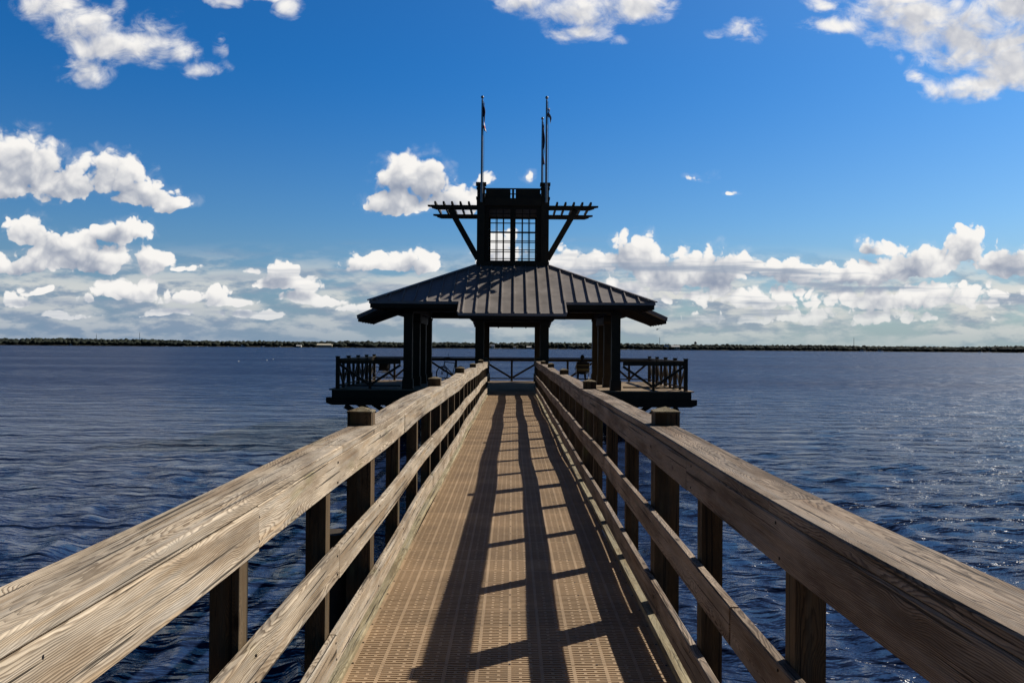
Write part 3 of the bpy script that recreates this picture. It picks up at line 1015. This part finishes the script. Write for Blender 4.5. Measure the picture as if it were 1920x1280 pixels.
    # ---- pergola arms to both sides
    for s in (-1, 1):
        arm = MB()
        for y in (-1.18, 1.18):
            poly = [(s * (w + .002), y - .05, 6.90), (s * 3.0, y - .05, 6.90), (s * 3.18, y - .05, 6.96), (s * 3.18, y - .05, 6.99), (s * 3.34, y - .05, 7.02), (s * 3.34, y - .05, 7.08), (s * (w + .002), y - .05, 7.08)]
            m = MB().prism(poly, (0, .10, 0))
            b = m.build('pergola_beam', PAINT, root)
        for i in range(5):
            x = s * (1.72 + .327 * i)
            MB().box(x - .035, x + .035, -1.5, 1.5, 7.081, 7.18).build('pergola_purlin', PAINT, root)
        MB().bar((s * 1.36, -1.18, 4.98), (s * 2.46, -1.18, 6.92), .22, .10, (0, 1, 0)).build('pergola_brace', PAINT, root)
    return root


build_pavilion()

# ------------------------------------------------------------------ flagpoles and flags
FLAGDK, ntf, bsf = new_mat('flag_cloth')
tcf = ntf.node('ShaderNodeTexCoord').outputs['Object']
zf = ntf.sep(tcf)[2]
stripe = ntf.m('GREATER_THAN', ntf.m('FRACT', ntf.m('MULTIPLY', zf, 4.5)), 0.5)
cf = ntf.mix(stripe, (0.75, 0.72, 0.72), (0.55, 0.16, 0.17))
cf = ntf.mix(ntf.m('GREATER_THAN', zf, -0.75), cf, (0.02, 0.03, 0.10))
ntf.put(bsf.inputs['Base Color'], cf)
bsf.inputs['Roughness'].default_value = 0.9
FLAGW = flat_mat('white_flag_cloth', (0.72, 0.66, 0.66), 0.9, 0, 0.2, 4)
FLAGD = flat_mat('dark_flag_cloth', (0.08, 0.09, 0.17), 0.9, 0, 0.3, 4)


def flagpole(x, y, z0, label):
    t = thing('flagpole', label, 'flagpole', (x, y, z0), 0, 'flagpoles on the tower')
    H = 11.12 - z0
    MB().tube([(0, 0, 0), (0, 0, H * .6), (0, 0, H)], [.048, .044, .034], 12).build('pole', STEEL, t)
    m = MB().tube([(0, 0, H), (0, 0, H + .05)], .022, 8); m.ball((0, 0, H + .10), .062)
    m.build('finial', STEEL, t)
    MB().tube([(.07, -.02, .2), (.075, -.02, H * .5), (.05, -.01, H - .05)], .008, 5).build('halyard', DSTEEL, t)
    return t


def limp_flag(x, y, ztop, L, wid, mat, label, seed, tail):
    """cloth hanging in folds along its pole"""
    rng = random.Random(seed)
    m = MB(); vs, fs = [], []
    nr, nc = 26, 14
    for i in range(nr + 1):
        f = i / nr
        for j in range(nc + 1):
            g_ = j / nc
            wdt = wid * (0.35 + 0.65 * f ** tail)
            px = 0.05 + g_ * wdt + 0.03 * math.sin(f * 9 + g_ * 4 + seed)
            py = 0.07 * math.sin(g_ * 11 + f * 3.1 + seed) * (0.4 + g_)
            pz = -f * L - g_ * wdt * 1.5 * (0.5 + f) + 0.03 * math.sin(g_ * 9)
            vs.append((px, py, pz))
    for i in range(nr):
        for j in range(nc):
            a = i * (nc + 1) + j
            fs.append((a, a + 1, a + nc + 2, a + nc + 1))
    m.add(vs, fs, True)
    o = m.build('limp_flag', mat, None)
    o.location = (x, y, ztop)
    sol = o.modifiers.new('cloth_thickness', 'SOLIDIFY'); sol.thickness = 0.006
    tag(o, label, 'flag', 'flags on the tower poles')
    return o


yp = ZC - 1.40 - .13
flagpole(-1.22, yp, 7.15, 'tall grey flagpole at the tower corner above the sunlit railing')
flagpole(1.28, yp, 7.15, 'tall grey flagpole with small white flag near its ball top')
flagpole(1.22, ZC + 1.40 + .13, 7.15, 'shorter looking grey flagpole at the far tower corner beside the white flag')
limp_flag(-1.22, yp, 11.0, 0.95, .10, FLAGDK, 'limp dark blue flag with striped pale tail hanging down its pole', 1, 3.0)
limp_flag(1.28, yp, 10.82, 0.35, .13, FLAGW, 'small pale tattered flag hanging high on its pole', 4, 1.2)
limp_flag(1.22, ZC + 1.53, 10.95, 1.6, .05, FLAGD, 'dark furled flag hanging tight against the far pole', 7, 1.0)


# ------------------------------------------------------------------ people and belongings on the platform
def skin_mesh(name, joints, edges, mat, parent=None, sub=2):
    me = bpy.data.meshes.new(name)
    me.from_pydata([j[0] for j in joints], edges, [])
    o = bpy.data.objects.new(name, me); COL.objects.link(o)
    me.materials.append(mat)
    sk = o.modifiers.new('skin', 'SKIN')
    if not me.skin_vertices: me.skin_vertices.new()
    for i, j in enumerate(joints):
        r = j[1]
        me.skin_vertices[0].data[i].radius = (r, r) if isinstance(r, float) else r
    me.skin_vertices[0].data[0].use_root = True
    sk.use_smooth_shade = True
    ss = o.modifiers.new('smooth', 'SUBSURF'); ss.levels = sub; ss.render_levels = sub
    if parent: o.parent = parent
    return o


def build_person(x, y):
    root = thing('person', 'seated person in dark clothes looking out over the water from a camp chair', 'person', (x, y, 0))
    CLOTH = flat_mat('dark_clothing', (0.018, 0.018, 0.024), 0.9, 0, 0.3, 12)
    HAIR = flat_mat('dark_hair', (0.012, 0.009, 0.007), 0.7, 0, 0.3, 40)
    SKIN = flat_mat('skin', (0.30, 0.17, 0.11), 0.55, 0, 0.1, 10)
    J = [((0, 0, .47), (.15, .12)), ((0, -.05, .66), (.145, .10)), ((0, -.04, .84), (.17, .105)), ((0, -.02, .94), (.10, .07)), ((0, .0, 1.0), .052), ((0, .02, 1.05), .06),
         ((-.19, -.03, .88), .062), ((-.27, .06, .68), .047), ((-.24, .27, .62), .034), ((-.20, .36, .62), .028),
         ((.19, -.03, .88), .062), ((.27, .06, .68), .047), ((.24, .27, .62), .034), ((.20, .36, .62), .028),
         ((-.10, .08, .46), .088), ((-.15, .42, .48), .062), ((-.17, .46, .10), .042), ((-.18, .60, .05), .034),
         ((.10, .08, .46), .088), ((.15, .42, .48), .062), ((.17, .46, .10), .042), ((.18, .60, .05), .034)]
    E = [(0, 1), (1, 2), (2, 3), (3, 4), (4, 5), (2, 6), (6, 7), (7, 8), (8, 9), (2, 10), (10, 11), (11, 12), (12, 13), (0, 14), (14, 15), (15, 16), (16, 17), (0, 18), (18, 19), (19, 20), (20, 21)]
    skin_mesh('body', J, E, CLOTH, root)
    h = MB().ball((0, .03, 1.10), .082, 16, 12, (1.0, 1.12, 1.3))
    h.ball((0, .125, 1.09), .016, 8, 6, (.8, 1, 1.3))                 # nose
    for s in (-1, 1):
        h.ball((s * .083, .03, 1.095), .022, 8, 6, (.4, .8, 1.2))     # ears
        h.ball((s * .03, .108, 1.112), .012, 8, 6)
    h.bar((-.025, .112, 1.05), (.025, .112, 1.05), .01, .008)
    h.build('head', SKIN, root)
    hr = MB().ball((0, .012, 1.118), .092, 16, 12, (1.0, 1.08, 1.2))
    hr.build('hair', HAIR, root)
    for s in (-1, 1):
        hd = MB().ball((s * .19, .40, .615), .036, 10, 8, (.9, 1.3, .5))
        for f in range(4):
            fx = s * .19 + (f - 1.5) * .017
            hd.tube([(fx, .435, .615), (fx, .465, .612), (fx, .485, .597)], [.008, .0075, .006], 6)
        hd.tube([(s * .16, .40, .617), (s * .145, .43, .612), (s * .15, .45, .605)], [.010, .009, .007], 6)
        hd.build('hand', SKIN, root)


def camp_chair(x, y, rz, label, bandmat=BLACK):
    t = thing('camp_chair', label, 'folding chair', (x, y, 0), rz, 'folding chairs on the platform')
    BAND = flat_mat('olive_mesh', (0.10, 0.095, 0.055), 0.9, 0, 0.2, 20)
    m = MB()
    nx = 8
    # slung seat and back
    vs, fs = [], []
    for i in range(nx + 1):
        for j in range(6):
            u_, v_ = i / nx * 2 - 1, j / 5
            vs.append((u_ * .25, -.22 + v_ * .44, .42 - .05 * (1 - u_ * u_) + .03 * v_))
    for i in range(nx):
        for j in range(5):
            a = i * 6 + j; fs.append((a, a + 6, a + 7, a + 1))
    m.add(vs, fs, True)
    o = m.build('seat', BLACK, t); o.modifiers.new('thick', 'SOLIDIFY').thickness = .008

    def back(z0, z1, name, mat, p, dy=0):
        b = MB(); vs, fs = [], []
        for i in range(nx + 1):
            for j in range(5):
                u_, f = i / nx * 2 - 1, j / 4
                z = z0 + (z1 - z0) * f
                vs.append((u_ * .27, -.22 - .10 * (z - .42) / .5 - .05 * (1 - u_ * u_) + dy, z))
        for i in range(nx):
            for j in range(4):
                a = i * 5 + j; fs.append((a, a + 5, a + 6, a + 1))
        b.add(vs, fs, True)
        q = b.build(name, mat, p); q.modifiers.new('thick', 'SOLIDIFY').thickness = .008
        return q
    bk = back(.46, .90, 'backrest', BLACK, t)
    if bandmat is not BLACK:
        back(.53, .64, 'mesh_band', BAND, bk, -.012)
        back(.76, .80, 'mesh_band', BAND, bk, -.012)
    fr = []
    for s in (-1, 1):
        for pts in ([(s * .28, -.30, .02), (s * .28, .26, .44)], [(s * .28, .28, .02), (s * .28, -.24, .42)]):
            MB().tube(pts, .011, 8).build('leg', STEEL, t)
        MB().tube([(s * .28, -.22, .42), (s * .28, -.32, .92)], .011, 8).build('back_post', STEEL, t)
        a = MB().bar((s * .30, -.27, .62), (s * .30, .24, .60), .07, .02)
        a.tube([(s * .30, .24, .60), (s * .28, .25, .43)], .010, 8)
        a.build('armrest', BLACK, t)
    MB().tube([(-.28, -.30, .02), (.28, .28, .02)], .009, 6).build('crossbar', STEEL, t)
    return t


build_person(3.12, 38.2)
camp_chair(3.12, 38.2, 0, 'folding camp chair with olive bands carrying the seated person', 1)
camp_chair(-5.78, 38.3, R(40), 'empty black folding camp chair in the platform corner behind the braces')


def build_bike(x, y, rz):
    t = thing('bicycle', 'dark bicycle parked against the far platform railing', 'bicycle', (x, y, 0), rz)
    r = .335
    for wx in (-.52, .52):
        wh = MB().torus((wx, 0, r), r - .024, .024, (0, 1, 0)).build('wheel', RUBBER, t)
        MB().torus((wx, 0, r), r - .045, .009, (0, 1, 0)).build('rim', STEEL, wh)
        sp = MB()
        for k in range(14):
            a = k * 2 * math.pi / 14
            sp.tube([(wx, 0, r), (wx + math.cos(a) * (r - .05), 0, r + math.sin(a) * (r - .05))], .0016, 4)
        sp.tube([(wx, -.04, r), (wx, .04, r)], .02, 8)
        sp.build('spokes', STEEL, wh)
    f = MB()
    bb, st, hd, hd2 = (-.08, 0, .29), (-.22, 0, .80), (-.0 - .37 + .74 - .0, 0, .86), (.40, 0, .72)
    for a, b, rr in ((bb, st, .018), (st, hd, .018), (bb, hd2, .022), (hd2, hd, .022), ):
        f.tube([a, b], rr, 8)
    for s in (-1, 1):
        f.tube([bb, (-.52, s * .05, r)], .011, 6); f.tube([(-.20, 0, .74), (-.52, s * .05, r)], .010, 6)
    f.build('frame', DSTEEL, t)
    fk = MB()
    for s in (-1, 1): fk.tube([(.41, s * .05, .70), (.52, s * .05, r)], .013, 6)
    fk.bar((.40, -.06, .70), (.40, .06, .70), .03, .03)
    fk.build('fork', DSTEEL, t)
    hb = MB().tube([(.37, 0, .86), (.35, 0, 1.02)], .014, 8)
    hb.tube([(.22, -.29, 1.06), (.33, -.20, 1.05), (.36, 0, 1.03), (.33, .20, 1.05), (.22, .29, 1.06)], .013, 8)
    hb.tube([(.36, .24, 1.05), (.37, .25, 1.26)], .008, 6)
    hb.build('handlebar', DSTEEL, t)
    sd_ = MB().ball((-.26, 0, .93), .13, 12, 8, (1.0, .55, .28)); sd_.tube([st, (-.25, 0, .92)], .013, 8)
    sd_.build('saddle', BLACK, t)
    cr = MB().torus((-.08, .05, .29), .085, .006, (0, 1, 0)); cr.tube([(-.08, -.05, .29), (-.08, .06, .29)], .012, 6)
    cr.bar((-.08, .07, .29), (.02, .07, .16), .02, .012, (0, 1, 0)); cr.bar((-.08, -.07, .29), (-.18, -.07, .42), .02, .012, (0, 1, 0))
    cr.build('crankset', STEEL, t)


build_bike(-2.72, 38.85, R(222))


# ------------------------------------------------------------------ far shore
def shore_y(u):
    """distance of the far bank for a bearing x/y"""
    return 1960.0 - 160 * max(0, -u - 0.05) / 0.55 + 60 * math.sin(u * 6.0)


def build_shore():
    LAND = flat_mat('shore_ground', (0.06, 0.055, 0.035), 0.95, 0, 0.4, 0.02)
    m = MB()
    us = [i * 0.02 for i in range(-110, 111)]
    vs, fs = [], []
    for u in us:
        y = shore_y(u)
        vs += [(u * y, y, WZ - 1), (u * y, y, WZ + 0.7), (u * (y + 40), y + 40, WZ + 2.0), (u * (y + 900), y + 900, WZ + 6), (u * (y + 900), y + 900, WZ - 2)]
    for i in range(len(us) - 1):
        for j in range(4):
            a = i * 5 + j; fs.append((a, a + 1, a + 6, a + 5))
    m.add(vs, fs)
    o = m.build('far_shore', LAND)
    tag(o, 'low wooded bank along the far side of the river', None, None, 'structure')
    # trees: uneven crowns packed along the bank
    ico = bmesh.new(); bmesh.ops.create_icosphere(ico, subdivisions=2, radius=1.0)
    bv = np.array([v.co[:] for v in ico.verts]); bf = np.array([[v.index for v in f.verts] for f in ico.faces]); ico.free()
    rng = np.random.default_rng(12)
    V_, F_ = [], []
    n = 0
    for row, (dy, hs, step) in enumerate(((14, .62, 9), (34, .85, 9), (60, 1.0, 9), (95, 1.06, 10), (150, 1.12, 12))):
        x = -2350.0
        while x < 2350:
            u = x / 1960.0
            y = shore_y(u) + dy + rng.uniform(-9, 9)
            big = 11.6 + 0.9 * math.sin(u * 9.0 + 1) + 0.7 * math.sin(u * 23.0) + 0.7 * min(1, max(0, -u - .25) / .15) + 0.5 * math.sin(u * 57)
            # open yards along the built-up stretches
            if row == 0 and (-0.38 < u < -0.18 or -0.03 < u < 0.14) and rng.random() < .55:
                x += step; continue
            h = big * hs * rng.uniform(.90, 1.06) + (rng.random() < .03) * 1.6
            w = rng.uniform(5.0, 8.5)
            c = np.array([x * (y / 1960.0), y, WZ + 1.5 + h * .54])
            s = np.array([w, w, h * .50])
            d = 1 + rng.uniform(-.24, .24, (len(bv), 1))
            V_.append(bv * d * s + c); F_.append(bf + n); n += len(bv)
            x += step * rng.uniform(.6, 1.3)
    co = np.vstack(V_); fa = np.vstack(F_)
    me = bpy.data.meshes.new('treeline')
    me.vertices.add(len(co)); me.vertices.foreach_set('co', co.ravel().astype(np.float32))
    me.loops.add(fa.size); me.loops.foreach_set('vertex_index', fa.ravel().astype(np.int32))
    me.polygons.add(len(fa)); me.polygons.foreach_set('loop_start', (np.arange(len(fa)) * 3).astype(np.int32))
    me.update(calc_edges=True)
    mt, nt, bs = new_mat('far_foliage')
    pos = nt.node('ShaderNodeNewGeometry').outputs['Position']
    nn = nt.noise(nt.vm('MULTIPLY', pos, (0.03, 0.03, 0.05)), 1.0, 5, 0.6)
    nt.put(bs.inputs['Base Color'], nt.mix(nt.ss(nn, .35, .65), (0.020, 0.027, 0.024), (0.036, 0.042, 0.030)))
    bs.inputs['Roughness'].default_value = 0.95
    bs.inputs['Specular IOR Level'].default_value = 0.1
    me.materials.append(mt)
    o = bpy.data.objects.new('treeline', me); COL.objects.link(o)
    tag(o, 'dark green belt of woods along the far bank', 'trees', None, 'stuff')


build_shore()


def shore_house(px, wpx, hpx, label, wall=WHITE, roof=GREYR, dy=6, gable=True):
    u, _ = ray(px, 652)
    y = shore_y(u) + dy
    W_, H_ = wpx / F * y, hpx / F * y
    t = thing('shore_house', label, 'house', (u * y, y, WZ + 0.6), 0, 'buildings on the far shore')
    D_ = max(6.0, W_ * .6)
    hw = H_ * (.62 if gable else .8)
    MB().box(-W_ / 2, W_ / 2, 0, D_, -1.0, hw).build('wall', wall, t)
    r = MB()
    e = .5
    r.prism([(-W_ / 2 - e, -e, hw + .01), (-W_ / 2 - e, D_ + e, hw + .01), (-W_ / 2 - e, D_ / 2, H_)], (W_ + 2 * e, 0, 0))
    r.build('roof', roof, t)
    n = max(2, int(W_ / 3.5))
    for i in range(n):
        x = -W_ / 2 + W_ * (i + .5) / n
        MB().box(x - .55, x + .55, -.04, .06, hw * .35, hw * .75).build('window', GLASS, t)
    return t


shore_house(133, 6, 6, 'small white house alone under the tall woods of the far shore')
shore_house(608, 29, 7, 'long low cream building with a pale flat roof on the far shore', CREAM, CREAM, 8)
shore_house(923, 8, 8, 'white two storey house framed between the two middle pavilion columns', WHITE, WHITE)
shore_house(965, 5, 5, 'tiny pale cottage seen between the middle columns beyond the sailing boat', WHITE)
shore_house(992, 9, 5, 'low pale boathouse just beside the middle column with the wide shadow', CREAM, WHITE)
shore_house(1250, 7, 9, 'narrow white gabled house beneath the slender mast on the far shore', CREAM, WHITE)
shore_house(1267, 15, 9, 'wide pale house with several gables on the far shore near the water tower', CREAM, WHITE)
shore_house(1299, 8, 5, 'low pale house directly below the water tower', CREAM, GREYR)
shore_house(1875, 16, 7, 'dim brown house among the trees near the edge of the view', flat_mat('brown_wall', (.13, .10, .08), .8), GREYR, 26)
shore_house(560, 9, 4, 'small pale boathouse beside the long cream building', CREAM, WHITE, 3)
shore_house(456, 8, 4, 'small white boathouse where the far woods bulge highest', WHITE, WHITE, 3)


def motor_boat(px, wpx, label, dist=None):
    u, _ = ray(px, 652)
    y = (shore_y(u) - 14) if dist is None else dist
    L = wpx / F * y
    k = L / 10.0
    t = thing('motor_boat', label, 'boat', (u * y, y, WZ), 0, 'boats along the far shore')
    st = [(-5, 1.2, 1.0), (-2, 1.5, 1.0), (2, 1.35, 1.15), (4, .75, 1.4), (5, .08, 1.6)]
    vs, fs = [], []
    for (x, b, z) in st: vs += [(x * k, -b * k, z * k), (x * k, -b * .6 * k, -.3), (x * k, b * .6 * k, -.3), (x * k, b * k, z * k)]
    for i in range(4):
        for j in range(4):
            a, b = i * 4 + j, i * 4 + (j + 1) % 4
            fs.append((a, b, b + 4, a + 4))
    fs += [(0, 1, 2, 3), (16, 19, 18, 17)]
    MB().add(vs, fs).build('hull', WHITE, t)
    c = MB().box(-2.6 * k, 1.6 * k, -.95 * k, .95 * k, 1.05 * k, 2.1 * k); c.box(-2.9 * k, 1.2 * k, -1.05 * k, 1.05 * k, 2.11 * k, 2.25 * k)
    cb = c.build('cabin', WHITE, t)
    MB().box(-2.2 * k, 1.2 * k, -.97 * k, -.955 * k, 1.35 * k, 1.8 * k).build('window', GLASS, cb)
    return t


def sail_boat(px, hpx, label, wpx=7):
    u, _ = ray(px, 652)
    y = shore_y(u) - 22
    H_ = hpx / F * y
    k = wpx / F * y / 10.0
    t = thing('sailing_boat', label, 'boat', (u * y, y, WZ), 0, 'boats along the far shore')
    st = [(-5, .9, .9), (-2, 1.4, .8), (2, 1.3, .95), (4, .7, 1.1), (5, .06, 1.25)]
    vs, fs = [], []
    for (x, b, z) in st: vs += [(x * k, -b * k, z * k), (x * k, -b * .5 * k, -.3), (x * k, b * .5 * k, -.3), (x * k, b * k, z * k)]
    for i in range(4):
        for j in range(4):
            a, b = i * 4 + j, i * 4 + (j + 1) % 4
            fs.append((a, b, b + 4, a + 4))
    fs += [(0, 1, 2, 3), (16, 19, 18, 17)]
    MB().add(vs, fs).build('hull', WHITE, t)
    MB().box(-2 * k, 1.5 * k, -.7 * k, .7 * k, .9 * k, 1.5 * k).build('cabin', WHITE, t)
    MB().tube([(.6 * k, 0, .8 * k), (.6 * k, 0, H_)], .16, 6).build('mast', STEEL, t)
    MB().tube([(.6 * k, 0, 1.9 * k), (-4 * k, 0, 1.8 * k)], .22, 6).build('boom', WHITE, t)
    return t


PL_ = ['moored alone before the dark woods', 'moored off the open yards', 'tied up by the low jetties', 'lying at the shore before the brown yards', 'near the highest bulge of the woods',
       'just past the small white boathouse', 'halfway to the long cream building', 'close beside the long cream building', 'just beyond the long cream building', 'past the long cream building towards the platform rail']
for i, (px, w) in enumerate(((312, 5), (345, 5), (370, 6), (388, 5), (427, 7), (492, 9), (524, 7), (583, 6), (630, 7), (661, 4))):
    motor_boat(px, w, 'small white motor boat ' + PL_[i])
motor_boat(1070, 8, 'white motor boat among the masts beside the seated person')
motor_boat(1098, 6, 'bright white motor boat above the seated person')
motor_boat(1550, 6, 'tiny white motor boat on the open water before the tall lone mast')
motor_boat(1617, 13, 'white motor boat just past the tall lone mast')
motor_boat(1650, 13, 'long white cabin boat second past the tall lone mast')
motor_boat(1838, 8, 'faint white motor boat before the dim brown house')
for px, h, lab in ((938, 9, 'white sailing boat between the middle columns beside the two storey house'), (1046, 13, 'sailing boat with a tall mast next to the wide middle column'), (1066, 12, 'sailing boat with a bare mast in the middle of the marina'),
                   (1083, 13, 'sailing boat with a bare mast above the rail by the seated person'), (1109, 12, 'sailing boat with a bare mast beside the row of side columns'),
                   (1179, 14, 'sailing boat with its mast just outside the side columns'), (1187, 14, 'sailing boat with the outermost mast beyond the side columns'), (1855, 10, 'lone sailing boat below the dim brown house')):
    sail_boat(px, h, lab)


def radio_mast(px, ytop, label, wide=.5, dy=160):
    u, v = ray(px, ytop)
    y = shore_y(u) + dy
    H_ = EYE + v * y - WZ
    t = thing('radio_mast', label, 'mast', (u * y, y, WZ), 0, 'masts beyond the far shore')
    m = MB()
    for s1, s2 in ((-1, -1), (1, -1), (0, 1)):
        m.tube([(s1 * wide, s2 * wide, 0), (s1 * wide * .6, s2 * wide * .6, H_)], .22, 5)
    n = 12
    for i in range(n):
        z0, z1 = H_ * i / n, H_ * (i + 1) / n
        m.tube([(-wide * .8, -wide * .8, z0), (wide * .8, -wide * .8, z1)], .12, 4)
        m.tube([(wide * .8, -wide * .8, z0), (0, wide * .8, z1)], .12, 4)
    m.build('lattice_shaft', DSTEEL, t)
    MB().tube([(0, 0, H_), (0, 0, H_ + 4)], .15, 5).build('aerial', DSTEEL, t)


radio_mast(1601, 634, 'tall lone mast rising over the woods past the pavilion')
radio_mast(1237, 633, 'slender mast beside the wide pale house')
radio_mast(181, 628, 'faint mast over the dense woods near the small white house')
radio_mast(262, 624, 'faint mast over the woods nearer the open yards')


def water_tower():
    u, v = ray(1304, 640)
    y = shore_y(u) + 160
    H_ = EYE + v * y - WZ
    t = thing('water_tower', 'dark round water tower on legs above the trees', 'water tower', (u * y, y, WZ))
    MB().ball((0, 0, H_ - 3.4), 3.4, 16, 10, (1.0, 1.0, .95)).build('tank', DSTEEL, t)
    for k in range(5):
        a = k * 2 * math.pi / 5
        MB().tube([(math.cos(a) * 3.6, math.sin(a) * 3.6, 0), (math.cos(a) * 2.9, math.sin(a) * 2.9, H_ - 3.6)], .3, 6).build('leg', DSTEEL, t)
    MB().tube([(0, 0, 0), (0, 0, H_ - 5)], .6, 8).build('riser_pipe', DSTEEL, t)


water_tower()


def helicopter():
    p = at(1233, 617, 2100.0)
    t = thing('helicopter', 'tiny dark helicopter flying above the far shore', 'helicopter', p, R(200))
    t.rotation_euler = (0, R(14), R(190))
    DK = flat_mat('helicopter_paint', (.02, .022, .025), .5)
    b = MB().ball((1.0, 0, 0), 1.0, 16, 10, (2.9, 1.05, 1.15)); b.build('body', DK, t)
    m = MB().tube([(-1.0, 0, .3), (-6.4, 0, .65)], [.55, .2], 10)
    m.build('tail_boom', DK, t)
    MB().prism([(-6.2, -.06, .5), (-7.0, -.06, 2.0), (-7.5, -.06, 2.0), (-7.1, -.06, .4)], (0, .12, 0)).build('tail_fin', DK, t)
    MB().tube([(.6, 0, 1.0), (.6, 0, 1.75)], .16, 8).build('rotor_mast', DK, t)
    r = MB()
    for k in range(4):
        a = k * math.pi / 2 + .4
        r.bar((.6, 0, 1.78), (.6 + 5.4 * math.cos(a), 5.4 * math.sin(a), 1.72), .34, .06)
    r.build('main_rotor', DK, t)
    for s in (-1, 1):
        s_ = MB().tube([(-.6, s * 1.0, -1.55), (2.6, s * 1.0, -1.55)], .07, 6)
        s_.tube([(0, s * .6, -.8), (0, s * 1.0, -1.55)], .06, 6); s_.tube([(1.8, s * .6, -.8), (1.8, s * 1.0, -1.55)], .06, 6)
        s_.build('skid', DK, t)


helicopter()


def buoy(px, py, label):
    u, v = ray(px, py)
    y = (WZ - EYE) / v
    t = thing('buoy', label, 'buoy', (u * y, y, WZ), 0, 'small buoys on the water')
    MB().ball((0, 0, .07), .16, 14, 10, (1, 1, .9)).build('float', WHITE, t)
    MB().tube([(0, 0, .2), (0, 0, .27)], .02, 8).build('ring_stem', STEEL, t)


buoy(512, 674, 'small white buoy off the platform, farther of the close pair')
buoy(500, 676, 'small white buoy off the platform, nearer of the close pair')
buoy(447, 678, 'faint white buoy floating apart from the close pair')

# ------------------------------------------------------------------ render settings
try:
    SC.cycles.use_denoising = True
    SC.cycles.denoiser = 'OPENIMAGEDENOISE'
except Exception:
    pass
SC.cycles.max_bounces = 6
SC.cycles.diffuse_bounces = 3
SC.cycles.glossy_bounces = 3
SC.cycles.sample_clamp_indirect = 6.0
SC.cycles.sample_clamp_direct = 2.0
